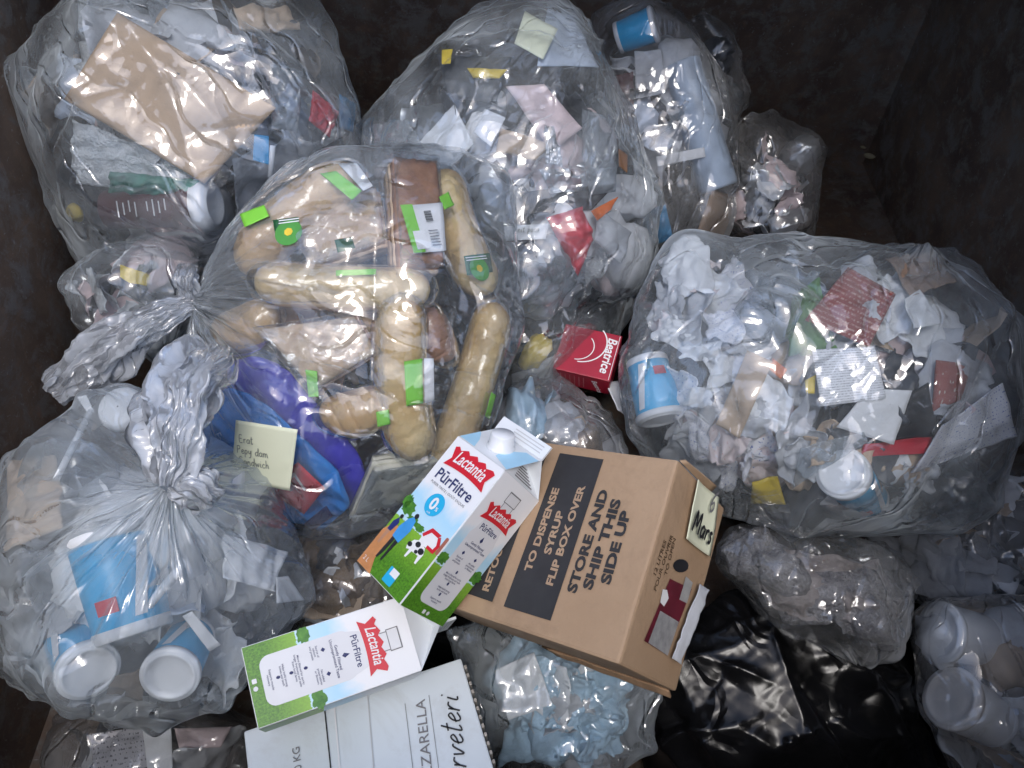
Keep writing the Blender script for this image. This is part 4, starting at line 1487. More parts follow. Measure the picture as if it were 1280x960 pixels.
# ---- lower right
b = start('right_lower')
for k, (x, y, x2, y2, lb) in enumerate(((1176, 790, 1230, 800, 'white round lid tub in the dim bag above the other tub'), (1190, 873, 1240, 900, 'greyish tan lidded tub below the white round lid'))):
    tub(b, (x, y), (x2, y2), .046, lb, .006, .07, body=WPL, lid=WPL if k == 0 else mat('dull_lid', (.58, .55, .52), .5, .05), mark=False)
fill('right_lower', 36, [gy, tn, wh, dk, bl, gy], 29, (0.040, 0.081), r0=.35, r1=.9)
fill('right_upper', 39, [gy, dk, tn, gy, cl, wh], 30, (0.040, 0.081), r0=.35, r1=.92)
# ---- lint bag
b = start('ash')
for k, (x, y, r1, r2) in enumerate(((975, 715, .07, .045), (1050, 738, .08, .045), (1085, 768, .05, .04), (1020, 752, .06, .03), (940, 692, .045, .035))):
    lump(b, 'lint_clump', x, y, (r1, r2, .035), LINT, 'grey clump of lint in the small lint bag', 'lint', .06, .2, 4)['group'] = 'clumps of lint'
for k, (x, y, w2, h2, m_) in enumerate(((960, 700, 50, 28, 0), (1040, 725, 62, 34, 1), (1085, 770, 40, 34, 0), (1010, 752, 55, 18, 1))):
    px = [(x - w2, y - h2 - 8), (x + w2, y - h2 + 14), (x + w2, y + h2 + 8), (x - w2, y + h2 - 14)]
    sheet(b, 'dryer_lint_sheet', px, (LINT, mat('brownish_lint', (.20, .17, .155), .9, .3, 30, .4, c2=(.40, .36, .34)))[m_], 'folded %s sheet of lint in the small lint bag' % ('grey', 'brownish grey')[m_], 'lint', .022, cr=.012, L=.035, n=30, ragged=.12, wild=.02)['group'] = 'folded sheets of lint'
# ---- pale bag under the cardboard box
b = start('pale_blue')
for k in range(9):
    r_ = np.random.default_rng(300 + k)
    x, y, w2, aa = r_.uniform(660, 775), r_.uniform(815, 925), r_.uniform(42, 66), r_.uniform(0, 1.5)
    px = [(x + w2 * math.cos(aa + i * math.pi / 2) * r_.uniform(.7, 1.1), y + w2 * math.sin(aa + i * math.pi / 2) * r_.uniform(.7, 1.1)) for i in range(4)]
    sheet(b, 'crumpled_film', px, GLV, 'crumpled pale blue film sheet in the bag under the box', 'film', r_.uniform(.015, .05), cr=.014, L=.03, n=34, ragged=.08, wild=.028)['group'] = 'pale blue film sheets under the box'
sheet(b, 'napkin', [(618, 838), (668, 815), (690, 880), (636, 900)], PW, 'stained white napkin beside the pale blue film', 'napkin', .012, cr=.014, L=.05)
fill('pale_blue', 18, [gl, wh, gl, wh, gy], 31, (0.036, 0.065), r0=.3, r1=.88)
b = start('behind_box')
lump(b, 'glove', 655, 520, (.055, .035, .03), GLV, 'crumpled pale blue film glove in the low bag', 'glove', .03, .4, 4)
fill('behind_box', 18, [tn, gy, gl, gy, br], 32, (0.030, 0.058), r0=.3, r1=.88)
fill('brown', 24, [br, br, tn, br, gy, dk], 33, (0.030, 0.058), r0=.35, r1=.92)
b = start('under_left')
sheet(b, 'printed_sheet', [(110, 918), (182, 908), (188, 958), (120, 972)], GPRINT, 'large grey printed sheet in the dark bag', 'paper', .01, cr=.004)
sheet(b, 'barcode_slip', [(178, 908), (214, 910), (216, 965), (184, 962)], PW, 'white slip with a black box print in the dark bag', 'slip', .006, cr=.003)
sheet(b, 'pink_tray', [(218, 910), (290, 908), (276, 934), (224, 936)], PP, 'pinkish tray beside the white slip', 'tray', .01, cr=.006, bulge=.006)
fill('under_left', 24, [dk, gy, dk, wh, bl], 34, (0.036, 0.065), r0=.3, r1=.88)

# ---- bag of blue tubs
b = start('tubs')
tub(b, (138, 668), (168, 792), .049, 'largest blue tub with white band in the middle of the tub bag', .05, .035)
tub(b, (110, 838), (84, 786), .0335, 'blue tub lying with round white end toward the dark gap', .005, .10)
tub(b, (213, 843), (240, 794), .033, 'blue tub lying with round white end beside the milk carton', .005, .10)
o = tag(lathe('round_lid', b.q(147, 508, .000), b.q(155, 513, .012), [(0, .001), (0, .026), (.1, .028), (.5, .031), (1, .031), (1, .027), (.6, .026)], WPL, 36), 'loose round white lid peeking out beside the twisted neck', 'lid')
sheet(b, 'plastic_hook', [(96, 496), (108, 494), (118, 516), (110, 518)], WPL, 'small white plastic spoon end near the round lid', 'spoon', .008, cr=.003, n=10)
stick(b, 'plastic_spoon', (114, 512), (70, 600), .004, WPL, 'white plastic spoon handle inside the tub bag', 'spoon', .012, .012)
stick(b, 'drinking_straw', (160, 790), (232, 700), .005, WPL, 'white straw crossing the largest blue tub', 'straw', .012, .02)
sheet(b, 'tan_napkin', [(10, 575), (70, 570), (80, 660), (5, 690)], TAN, 'tan paper napkin by the rusty wall', 'napkin', .03, cr=.012, bulge=.006)
sheet(b, 'brown_paper', [(135, 845), (180, 840), (180, 890), (130, 885)], BRNW, 'dark brown wet paper between the two round white ends', 'paper', .02, cr=.012)
sheet(b, 'white_paper', [(285, 668), (362, 690), (345, 740), (275, 722)], PW, 'folded white paper at the side nearest the brownish bag', 'paper', .03, cr=.014)
sheet(b, 'paper_slip', [(345, 722), (360, 720), (380, 750), (346, 754)], PW, 'small white triangle of paper near the brownish bag', 'paper', .012, cr=.002, n=10)
sheet(b, 'paper_band', [(228, 770), (240, 764), (276, 806), (262, 814)], PW, 'white paper band across the tub nearest the carton', 'band', .008, cr=.002, n=10)
fill('tubs', 4 + 36, [wh, wh, bl, gy, wh, cl], 35, (0.046, 0.098), r0=.3, r1=.66)
Acc.pts = None

# ------------------------------------------------------------------ stretch the films
LB = {'left_top': ('clear_garbage_bag', 'clear garbage bag holding a big brown paper bag, against the rusty wall'),
      'left_small': ('small_garbage_bag', 'small milky bag of pinkish waste with a dark band'),
      'bread': ('clear_garbage_bag', 'clear tied garbage bag stuffed with wrapped baguettes and sandwiches'),
      'middle': ('clear_garbage_bag', 'tall clear garbage bag with a red packet and foil, behind the baguettes'),
      'tall': ('grey_garbage_bag', 'greyish clear bag with a stack of pale cups, at the back'),
      'tall_side': ('small_garbage_bag', 'small dim clear bag leaning on the tall greyish bag'),
      'dark_scrap': ('dark_garbage_bag', 'dark clear bag of crumpled scraps deep beside the dark gap'),
      'receipts': ('clear_garbage_bag', 'wide clear garbage bag full of receipts, papers and two blue tubs'),
      'right_upper': ('grey_garbage_bag', 'dim grey bag lying under the end of the receipts bag'),
      'right_lower': ('grey_garbage_bag', 'dim clear bag with two round lidded tubs at its edge'),
      'ash': ('lint_bag', 'small tied clear bag of grey lint on the black sack'),
      'black': ('black_garbage_bag', 'glossy black garbage bag beside the cardboard box'),
      'pale_blue': ('milky_garbage_bag', 'milky bag of pale blue film squeezed under the cardboard box'),
      'behind_box': ('grey_garbage_bag', 'low greyish bag with a pale blue glove behind the cardboard box'),
      'under_left': ('dark_garbage_bag', 'dark clear bag with printed papers below the tub bag'),
      'tubs': ('clear_garbage_bag', 'clear tied garbage bag with three blue food tubs'),
      'brown': ('brown_garbage_bag', 'crinkled clear bag of brown waste between the milk cartons and tubs')}
for k, (nm, lb) in LB.items():
    build_bag(BAGS[k], nm, lb, pleats=20 if k in ('bread', 'tubs') else 14, neck=1.1 if k in ('bread', 'tubs') else .7, base=.82)
for b in UNDER:
    build_bag(b, 'black_garbage_bag', 'black garbage sack at the bottom of the dumpster under the clear bags', group='black sacks under the heap')
from mathutils.bvhtree import BVHTree


def on_film(b, px, py, gap=.003):
    """point just outside the built film"""
    if not hasattr(b, 'bvh'):
        me = b.obj.data
        b.bvh = BVHTree.FromPolygons([v.co[:] for v in me.vertices], [list(p.vertices) for p in me.polygons])
    r = nrm(W(px, py, 1) - CAM)
    h = b.bvh.ray_cast(Vector(CAM), Vector(r))
    return np.array(h[0]) - r * gap if h[0] is not None else b.q(px, py, -.01)


b = BAGS['bread']
K = b.knot
tail(b, [K, W(205, 392, 1.11), W(150, 425, 1.12), W(95, 470, 1.13), W(68, 492, 1.13)], .014, .040, NECKF, 3, folds=9)
tail(b, [K, W(232, 350, 1.11), W(236, 330, 1.12)], .013, .020, NECKF, 4, name='knot_loop', nl=30)
b = BAGS['tubs']
K = b.knot
tail(b, [K, W(218, 570, .90), W(222, 520, .91), W(240, 470, .95), W(266, 440, .99)], .020, .045, NECKF, 8, flat=.6, folds=11, nl=90)
tail(b, [K, W(240, 612, .90), W(262, 628, .92)], .014, .026, NECKF, 12, name='knot_loop', nl=30)
b = BAGS['ash']
tail(b, [b.knot, W(1078, 845, 1.22), W(1084, 860, 1.23)], .010, .018, GREYF, 14, nl=30)


# ------------------------------------------------------------------ cartons and boxes lying on top
def scene_print(name, horizon, skytop):
    """printed picture on a carton: grass below, pale sky above, fading to white (uv)"""
    m = bpy.data.materials.new(name)
    n, l = nodes(m)
    b = n['Principled BSDF']
    b.inputs['Roughness'].default_value = .38
    tc = n.new('ShaderNodeTexCoord')
    sp = n.new('ShaderNodeSeparateXYZ')
    l.new(tc.outputs['UV'], sp.inputs[0])
    mp = n.new('ShaderNodeMapping')
    mp.inputs['Scale'].default_value = (40, 60, 1)
    l.new(tc.outputs['UV'], mp.inputs[0])
    t = n.new('ShaderNodeTexNoise')
    t.inputs['Scale'].default_value = 1
    t.inputs['Detail'].default_value = 8
    t.inputs['Roughness'].default_value = .75
    l.new(mp.outputs[0], t.inputs[0])
    t2 = n.new('ShaderNodeTexNoise')
    t2.inputs['Scale'].default_value = 4
    t2.inputs['Detail'].default_value = 4
    l.new(tc.outputs['UV'], t2.inputs[0])
    g = n.new('ShaderNodeValToRGB')
    g.color_ramp.elements[0].position = .3
    g.color_ramp.elements[0].color = (.006, .05, .006, 1)
    g.color_ramp.elements[1].position = .72
    g.color_ramp.elements[1].color = (.16, .44, .025, 1)
    l.new(t.outputs[0], g.inputs[0])
    # brighter meadow toward the horizon
    g2 = n.new('ShaderNodeMix')
    g2.data_type = 'RGBA'
    g2.inputs[7].default_value = (.30, .56, .05, 1)
    mr = n.new('ShaderNodeMapRange')
    mr.inputs['From Min'].default_value = horizon * .35
    mr.inputs['From Max'].default_value = horizon
    mr.inputs['To Max'].default_value = .75
    l.new(sp.outputs['Y'], mr.inputs['Value'])
    l.new(mr.outputs[0], g2.inputs[0])
    l.new(g.outputs[0], g2.inputs[6])
    s = n.new('ShaderNodeValToRGB')
    e = s.color_ramp.elements
    e[0].position = horizon
    e[0].color = (.52, .74, .86, 1)
    e[1].position = skytop
    e[1].color = (.80, .81, .82, 1)
    q = e.new(horizon + (skytop - horizon) * .55)
    q.color = (.42, .69, .86, 1)
    ad = n.new('ShaderNodeMath')
    ad.operation = 'MULTIPLY_ADD'
    ad.inputs[1].default_value = .22
    l.new(t2.outputs[0], ad.inputs[0])
    sb = n.new('ShaderNodeMath')
    sb.operation = 'ADD'
    sb.inputs[1].default_value = -.11
    l.new(sp.outputs['Y'], ad.inputs[2])
    l.new(ad.outputs[0], sb.inputs[0])
    l.new(sb.outputs[0], s.inputs[0])
    x = n.new('ShaderNodeMix')
    x.data_type = 'RGBA'
    th = n.new('ShaderNodeMath')
    th.operation = 'GREATER_THAN'
    th.inputs[1].default_value = horizon
    aa = n.new('ShaderNodeMath')
    aa.operation = 'MULTIPLY_ADD'
    aa.inputs[1].default_value = .05
    l.new(t.outputs[0], aa.inputs[0])
    l.new(sp.outputs['Y'], aa.inputs[2])
    l.new(aa.outputs[0], th.inputs[0])
    l.new(th.outputs[0], x.inputs[0])
    l.new(g2.outputs[2], x.inputs[6])
    l.new(s.outputs[0], x.inputs[7])
    l.new(x.outputs[2], b.inputs['Base Color'])
    return m


CWH = mat('coated_carton_board', (.76, .79, .81), .36, .02, 20, stain=((.45, .40, .34), 14, .3))
PICA = scene_print('front_picture', .40, .66)
PICB = scene_print('side_picture', .34, .62)
BAN = mat('carton_red', (.60, .015, .03), .4, .06, 20)
CYA = mat('cyan_ink', (.02, .42, .72), .45, .03)
SKY = mat('print_pale_blue', (.40, .68, .86), .45, .05)
BOT = mat('print_bottle_grey', (.70, .71, .73), .42, .05, 12)
SOIL = mat('print_path', (.55, .24, .09), .5, .15, 60)
JACK = mat('print_jacket', (.05, .30, .68), .5, .1, 60)
SKIN = mat('print_skin', (.45, .24, .15), .5, .05)
BUSH = mat('print_bush', (.02, .13, .015), .5, .5, 120, c2=(.10, .30, .03))
CW_, CH_ = .095, .198


def blob(x, y, r, k, ry):
    rr = np.random.default_rng(int(x * 1e4 + y * 1e5))
    k = 26
    return [(x + r * q * math.cos(2 * math.pi * i / k), y + ry * q * math.sin(2 * math.pi * i / k)) for i, q in enumerate(rr.uniform(.72, 1.12, k))]


def quad_uv(name, fr, w, h, m, parent, lift=.0004):
    o, ex, ey, ez = fr
    i_ = .0012
    v = [o + i_ * ex + i_ * ey + lift * ez, o + (w - i_) * ex + i_ * ey + lift * ez, o + (w - i_) * ex + (h - .0003) * ey + lift * ez, o + i_ * ex + (h - .0003) * ey + lift * ez]
    return mesh_obj(name, v, [[0, 1, 2, 3]], m, parent, False, uv=[(0, 0), (1, 0), (1, 1), (0, 1)])


def banner(fr, cx, cy_, w, hgt, parent, text=.021, ang=0.0):
    n = 14
    ca, sa = math.cos(ang), math.sin(ang)

    def T(x, y):
        return (cx + ca * x - sa * y, cy_ + sa * x + ca * y)
    arc = 2.4
    top = [(-w / 2 + w * i / n, hgt / 2 - arc * (-w / 2 + w * i / n) ** 2 + .0025 * math.sin(i * 2.1) * (i not in (0, n))) for i in range(n + 1)]
    bot = [(w / 2 - w * i / n, -hgt / 2 - arc * (w / 2 - w * i / n) ** 2) for i in range(n + 1)]
    pts = [T(*p) for p in top] + [T(w / 2 - .006, -.001 - arc * w * w / 4)] + [T(*p) for p in bot] + [T(-w / 2 + .006, -.001 - arc * w * w / 4)]
    bn = decal('red_banner', pts, fr, BAN, parent, .0018)
    lettering('Lactantia', text, fr, (cx, cy_ + .001), INKW, bn, .012, .25, lift=.0023, ang=ang, sx=.78, arc=2.0, vertical=1.15)


def side_face(fr, parent):
    """the bottle side of the carton"""
    quad_uv('side_print', fr, CW_, CH_, PICB, parent)
    decal('bush_print', blob(.086, .073, .013, 11, .009), fr, BUSH, parent, .0008)
    decal('bush_print', blob(.009, .072, .011, 11, .008), fr, BUSH, parent, .0008)
    pts = rounded(.018, .016, .077, .125, .012)
    neck = [(.077, .110), (.070, .136), (.060, .150), (.059, .184), (.036, .184), (.035, .150), (.025, .136), (.018, .110)]
    decal('bottle_print', pts, fr, BOT, parent, .0010)
    decal('bottle_print', neck, fr, BOT, parent, .0012)
    for (x0, y0, x1, y1) in ((.034, .182, .061, .1835), (.034, .168, .061, .169), (.034, .168, .0352, .183), (.0598, .168, .061, .183), (.036, .160, .037, .168), (.058, .160, .059, .168)):
        decal('bottle_outline', [(x0, y0), (x1, y0), (x1, y1), (x0, y1)], fr, INKG, parent, .0016)
    banner(fr, .0475, .150, .068, .021, parent, .0165)
    lettering('PūrFiltre', .0115, fr, (.047, .1285), INKN, parent, .012, lift=.0016, sx=.95)
    decal('drop_icon', [(.0475, .120), (.0445, .1135), (.0475, .1105), (.0505, .1135)], fr, INKN, parent, .0016)
    lettering('Gently Filtered\nUncompromised Taste', .0050, fr, (.0475, .1035), INKN, parent, .01, lift=.0016)
    for (x, y, t_) in ((.033, .081, 'Source of\ncalcium\nand protein'), (.062, .081, 'No added\npreservatives\nor flavours'), (.047, .058, 'Micro filtered for purity\nlonger freshness and taste\nfrom local farms'), (.047, .041, 'Helps build strong\nbones and teeth'), (.047, .0255, 'Supports muscle\nrecovery')):
        lettering(t_, .0036, fr, (x, y - .001), INKN, parent, .006, lift=.0016)
        if y in (.058, .041, .0255):
            decal('icon', circle(x, y + .0085, .0020, 6, .0026), fr, INKN, parent, .0016)
        else:
            decal('icon', circle(x, y + .0095, .0028, 4, .0028), fr, INKN, parent, .0016)
    decal('social_icon', rounded(.040, .0045, .0455, .010, .001, 2), fr, INKW, parent, .0016)
    decal('social_icon', circle(.0515, .0072, .0028, 12), fr, BOT, parent, .0016)


def front_face(fr, parent):
    quad_uv('front_print', fr, CW_, CH_, PICA, parent)
    decal('path_print', [(0, 0), (.030, 0), (.020, .018), (.024, .040), (.020, .064), (.010, .066), (0, .050)], fr, SOIL, parent, .0008)
    for (x, y, r, ry) in ((.013, .090, .012, .010), (.030, .082, .012, .005), (.046, .080, .010, .005), (.004, .095, .008, .010)):
        decal('bush_print', blob(x, y, r, 13, ry), fr, BUSH, parent, .0009)
    # farm buildings
    decal('barn_print', [(.058, .068), (.086, .068), (.086, .078), (.080, .088), (.066, .088), (.058, .078)], fr, INKW, parent, .0011)
    decal('barn_roof_print', [(.056, .078), (.064, .091), (.082, .091), (.080, .086), (.067, .086), (.060, .076)], fr, BAN, parent, .0014)
    decal('barn_roof_print', [(.074, .068), (.088, .068), (.090, .080), (.083, .089), (.080, .086), (.085, .078), (.084, .072), (.074, .072)], fr, BAN, parent, .0016)
    decal('silo_print', rounded(.0895, .070, .0945, .094, .002, 2), fr, mat('print_silo', (.35, .12, .08), .5, .1), parent, .0012)
    # people in the meadow
    decal('figure_print', [(.020, .052), (.035, .050), (.039, .070), (.036, .083), (.030, .086), (.024, .080), (.019, .066)], fr, JACK, parent, .0014)
    decal('figure_print', circle(.0325, .0885, .0035, 12), fr, BLK, parent, .0016)
    decal('figure_print', [(.021, .053), (.027, .052), (.025, .030), (.022, .020), (.019, .020)], fr, BLK, parent, .0012)
    decal('figure_print', [(.028, .052), (.034, .051), (.032, .032), (.031, .021), (.028, .021)], fr, BLK, parent, .0012)
    decal('figure_print', [(.006, .054), (.013, .054), (.016, .068), (.011, .074), (.006, .066)], fr, MBL2, parent, .0014)
    decal('figure_print', circle(.013, .0765, .003, 10), fr, BLK, parent, .0016)
    decal('figure_print', [(.006, .054), (.012, .054), (.010, .034), (.006, .034)], fr, SKIN, parent, .0012)
    # cow
    decal('cow_print', [(.048, .056), (.052, .066), (.060, .070), (.074, .067), (.078, .060), (.077, .046), (.074, .046), (.072, .055), (.060, .054), (.058, .044), (.055, .044), (.055, .054), (.050, .052)], fr, INKW, parent, .0014)
    for (x, y, r) in ((.051, .059, .004), (.062, .065, .0045), (.072, .061, .005), (.066, .057, .003)):
        decal('cow_patch', circle(x, y, r, 9, r * .8), fr, BLK, parent, .0018)
    decal('badge_print', rounded(.050, .006, .068, .026, .001, 2), fr, CYA, parent, .0014)
    decal('badge_top', [(.055, .017), (.068, .017), (.068, .026), (.055, .026)], fr, INKW, parent, .0018)
    lettering('2 L', .008, fr, (.010, .010), INKW, parent, lift=.0016)
    banner(fr, .050, .176, .078, .026, parent, .0205)
    lettering('PūrFiltre', .0205, fr, (.0475, .146), INKN, parent, .014, lift=.0016, sx=.95)
    lettering('PURER TASTE | GOÛT EXQUIS', .0046, fr, (.0475, .1335), INKG, parent, lift=.0016, sx=1.1)
    zb = decal('zero_badge', circle(.043, .113, .0148, 32), fr, CYA, parent, .0014)
    lettering('0', .022, fr, (.0415, .113), INKW, zb, .03, lift=.0019)
    lettering('%', .007, fr, (.0505, .110), INKW, zb, .02, lift=.0019)
    lettering('milk', .004, fr, (.043, .1015), INKW, zb, lift=.0019)


def carton_shell(o, ex, ey, ez, parent, ridge_axis, cap):
    w, h = CW_, CH_

    def L(x, y, z):
        return o + x * ex + y * ey + z * ez
    box_mesh('carton_body', o - w * ez, np.stack([ex, ey, ez]), (w, h, w), CWH, parent, .0022)
    g, fin = .040, .020
    if ridge_axis == 'x':
        A, B, C, D = L(.001, h, -.001), L(w - .001, h, -.001), L(w - .001, h, -w + .001), L(.001, h, -w + .001)
        R0, R1 = L(.001, h + g, -w / 2), L(w - .001, h + g, -w / 2)
        I0, I1 = L(w * .30, h + g * .8, -w / 2), L(w * .70, h + g * .8, -w / 2)
        F0, F1 = L(.001, h + g + fin, -w / 2), L(w - .001, h + g + fin, -w / 2)
        nn = ez
    else:
        A, B, C, D = L(.001, h, -w + .001), L(.001, h, -.001), L(w - .001, h, -.001), L(w - .001, h, -w + .001)
        A, B, C, D = L(w - .001, h, -w + .001), L(w - .001, h, -.001), L(.001, h, -.001), L(.001, h, -w + .001)
        R0, R1 = L(w / 2, h + g, -w + .001), L(w / 2, h + g, -.001)
        I0, I1 = L(w / 2, h + g * .8, -w * .70), L(w / 2, h + g * .8, -w * .30)
        F0, F1 = L(w / 2, h + g + fin, -w + .001), L(w / 2, h + g + fin, -.001)
        nn = ex
    mesh_obj('gable_panel', [A, B, R1, R0], [[0, 1, 2, 3]], CWH, parent, False)
    mesh_obj('gable_panel', [D, C, R1, R0], [[3, 2, 1, 0]], CWH, parent, False)
    mesh_obj('gable_fold', [B, C, R1, I1], [[0, 1, 3], [0, 3, 2], [1, 2, 3]], CWH, parent, False)
    mesh_obj('gable_fold', [A, D, R0, I0], [[0, 3, 1], [0, 2, 3], [1, 3, 2]], CWH, parent, False)
    d = nn * .0016
    v = [R0 - d, R1 - d, F1 - d, F0 - d, R0 + d, R1 + d, F1 + d, F0 + d]
    mesh_obj('top_fin', v, [[0, 3, 2, 1], [4, 5, 6, 7], [3, 7, 6, 2], [0, 1, 5, 4], [1, 2, 6, 5], [0, 4, 7, 3]], CWH, parent, False)
    gx = nrm(B - A)
    gy_ = nrm(R0 - A - ((R0 - A) @ gx) * gx)
    gz = np.cross(gx, gy_)
    if gz @ nn < 0:
        gz = -gz
    fg = (A, gx, gy_, gz)
    gl_ = np.linalg.norm((R0 - A))
    if cap:
        decal('blue_wave_print', [(0, 0.002), (.030, .002), (.018, .020), (.004, .034), (0, .036)], fg, SKY, parent)
        decal('blue_wave_print', [(.060, .012), (.093, .002), (.093, gl_ * .9), (.070, gl_ * .9), (.055, .03)], fg, SKY, parent)
        lathe('cap', A + gx * .046 + gy_ * .032 + gz * .0003, A + gx * .046 + gy_ * .032 + gz * .021, [(0, .018), (.15, .018), (.2, .0155), (.9, .0155), (1, .0145), (1, .00001)], WPL, 36, parent)
    ff = (R0 + nn * .0016, nrm(R1 - R0), nrm(F0 - R0), nn)
    for k in range(3):
        decal('stamp_line', [(.03, .005 + .0045 * k), (.085, .005 + .0045 * k), (.085, .0065 + .0045 * k), (.03, .0065 + .0045 * k)], ff, mat('faint_ink', (.55, .56, .57), .6, .05), parent)
    # nutrition panel on the folded side
    hx = nrm(C - B)
    hy = nrm((I1 - (B + C) / 2))
    fh = (B, hx, hy, np.cross(hx, hy))
    for k in range(6):
        decal('side_print_line', [(.024 + .003 * k, .004 + .004 * k), (.070 - .003 * k, .004 + .004 * k), (.070 - .003 * k, .0058 + .004 * k), (.024 + .003 * k, .0058 + .004 * k)], fh, INKG, parent, .0008)


def nrmax(A):
    A = np.array(A, float)
    x = nrm(A[0])
    y = nrm(A[1] - (A[1] @ x) * x)
    return x, y, np.cross(x, y)


# --- milk carton lying on the cardboard box
ex, ey, ez = nrmax([[0.6417, -0.7134, 0.2818], [0.6177, 0.6984, 0.3615]])
o1 = np.array([-0.1913, 0.4127, 0.6163])
c1 = empty('milk_carton', 'milk carton with blue zero badge and screw cap, leaning on the cardboard box', 'carton')
carton_shell(o1, ex, ey, ez, c1, 'x', True)
front_face((o1, ex, ey, ez), c1)
side_face((o1 + CW_ * ex, -ez, ey, ex), c1)
# --- milk carton lying on the white box
ex, ey, ez = nrmax([[0.187, -0.7878, -0.5868], [0.8802, 0.3996, -0.256]])
cen = np.array([-0.314, 0.309, 0.611]) + .0475 * ex + .099 * ey
ez = nrm(np.array([.20, -.20, .95]))
ey = nrm(ey - (ey @ ez) * ez)
ex = np.cross(ey, ez)
o2 = cen - .0475 * ex - .099 * ey
c2 = empty('milk_carton', 'milk carton lying flat on the white mozzarella box, bottle picture up', 'carton')
carton_shell(o2, ex, ey, ez, c2, 'z', False)
side_face((o2, ex, ey, ez), c2)
quad_uv('front_print', (o2 + CW_ * ex, -ez, ey, ex), CW_, CH_, PICA, c2)

# --- cardboard syrup box
S = 1.10
bx, by, bz = nrmax([[0.7738, -0.4378, 0.4578], [0.3393, 0.8967, 0.2841]])
ob = CAM + (np.array([-0.1356, 0.3811, 0.5996]) - CAM) * S
BW, BL, BH = .31 * S, .2182 * S, .1458 * S
CARD = mat('corrugated_cardboard', (.36, .24, .145), .8, .06, 7, .12, bscale=160, c2=(.43, .295, .185), stain=((.20, .13, .08), 9, .32))
CARDS = mat('cardboard_core', (.30, .19, .11), .85, .15, 60)
BINK = mat('black_box_print', (.028, .028, .030), .65, .15, 40)
box = empty('cardboard_box', 'brown cardboard syrup box with black printed panels and a taped note', 'box')
box_mesh('box_shell', ob - BH * bz, np.stack([bx, by, bz]), (BW, BL, BH), CARD, box, .004, .0012, 3)
ft = (ob, bx, by, bz)


def uvp(px, py):
    p = on_plane(px, py, ob, bz) - ob
    return (p @ bx, p @ by)


def c1px(x, y):
    return (420 + x * .390625, 520 + y * .390625)


top_lift = .0013
decal('black_panel', [uvp(*c1px(*p)) for p in ((718, 120), (858, 140), (688, 656), (538, 610))], ft, BINK, box, top_lift)
decal('black_panel', [uvp(*c1px(*p)) for p in ((560, 88), (682, 108), (502, 596), (372, 552))], ft, BINK, box, top_lift)


def box_text(body, pa, pb, size, m, bold):
    """line of print running from pixel pa to pixel pb on the top face"""
    a, b_ = np.array(uvp(*c1px(*pa))), np.array(uvp(*c1px(*pb)))
    d = b_ - a
    L_ = np.linalg.norm(d)
    o = lettering(body, size, ft, tuple((a + b_) / 2), m, box, bold, lift=top_lift + .0003, ang=math.atan2(d[1], d[0]))
    # stretch the line to its printed length
    v = np.array([q.co[:] for q in o.data.vertices])
    dw = d[0] / L_ * bx + d[1] / L_ * by
    mid = ob + (a + b_)[0] / 2 * bx + (a + b_)[1] / 2 * by
    t = (v - mid) @ dw
    k = L_ / (t.max() - t.min())
    v = v + ((k - 1) * t)[:, None] * dw
    o.data.vertices.foreach_set('co', v.astype(np.float32).ravel())


TANI = mat('bare_board_print', (.40, .275, .175), .8, .05, 9)
box_text('TO DISPENSE', (616, 497), (708, 232), .0142, TANI, .035)
box_text('SYRUP', (678, 444), (722, 306), .0142, TANI, .035)
box_text('FLIP BOX OVER', (684, 545), (790, 226), .0142, TANI, .035)
box_text('STORE AND', (756, 566), (862, 238), .0175, BINK, .045)
box_text('SHIP THIS', (806, 556), (902, 268), .0175, BINK, .045)
box_text('SIDE UP', (864, 540), (932, 306), .0175, BINK, .045)
box_text('RETOURNER LA BOITE', (480, 562), (628, 140), .0142, TANI, .035)
# end face of the box
fe = (ob + BW * bx - BH * bz, by, bz, bx)


def uve(px, py):
    p = on_plane(px, py, fe[0], bx) - fe[0]
    return (p @ by, p @ bz)


def c5px(x, y):
    return (760 + x * .3232, 560 + y * .3229)


el = .0014
decal('maroon_label', [uve(*c5px(*p)) for p in ((136, 745), (222, 800), (320, 545), (236, 505))], fe, mat('maroon_print', (.13, .012, .025), .45, .2, 50), box, el)
decal('grey_label', [uve(*c5px(*p)) for p in ((150, 752), (225, 802), (268, 672), (196, 628))], fe, mat('grey_print_panel', (.30, .30, .30), .5, .2, 90), box, el + .0006)
decal('grey_label', [uve(*c5px(*p)) for p in ((270, 585), (300, 600), (322, 520), (296, 495))], fe, mat('pale_print_panel', (.36, .36, .35), .5, .15, 90), box, el + .0006)
decal('emblem_print', [uve(*c5px(*p)) for p in ((195, 595), (210, 612), (228, 580), (222, 548), (205, 545))], fe, INKW, box, el + .0009)
hp = [c5px(278 + 30 * math.cos(t), 455 + 26 * math.sin(t)) for t in np.linspace(0, 2 * math.pi, 14, endpoint=False)]
decal('painted_hand_hole', [uve(*p) for p in hp], fe, BLK, box, el)  # flat black patch, the dark inside of the hole is painted on
P = [on_plane(*c5px(*p), fe[0], bx) + bx * .006 for p in ((224, 806), (246, 826), (354, 540), (332, 520))]
patch('torn_flap', [P[0] + bx * .002, P[1] + bx * .006, P[2] + bx * .008, P[3] + bx * .002], PG, .001, 0, .003, .03, 16, 5, box)
for (t_, pa, pb) in (('POUR OUVRIR', (163, 600), (258, 292)), ('TO OPEN', (222, 480), (252, 360)), ('12 LITRES', (180, 480), (214, 372))):
    a, b_ = np.array(uve(*c5px(*pa))), np.array(uve(*c5px(*pb)))
    lettering(t_, .0105, fe, tuple((a + b_) / 2), mat('brown_ink', (.10, .06, .03), .7, .05), box, .01, lift=el, ang=math.atan2(*(b_ - a)[::-1]))
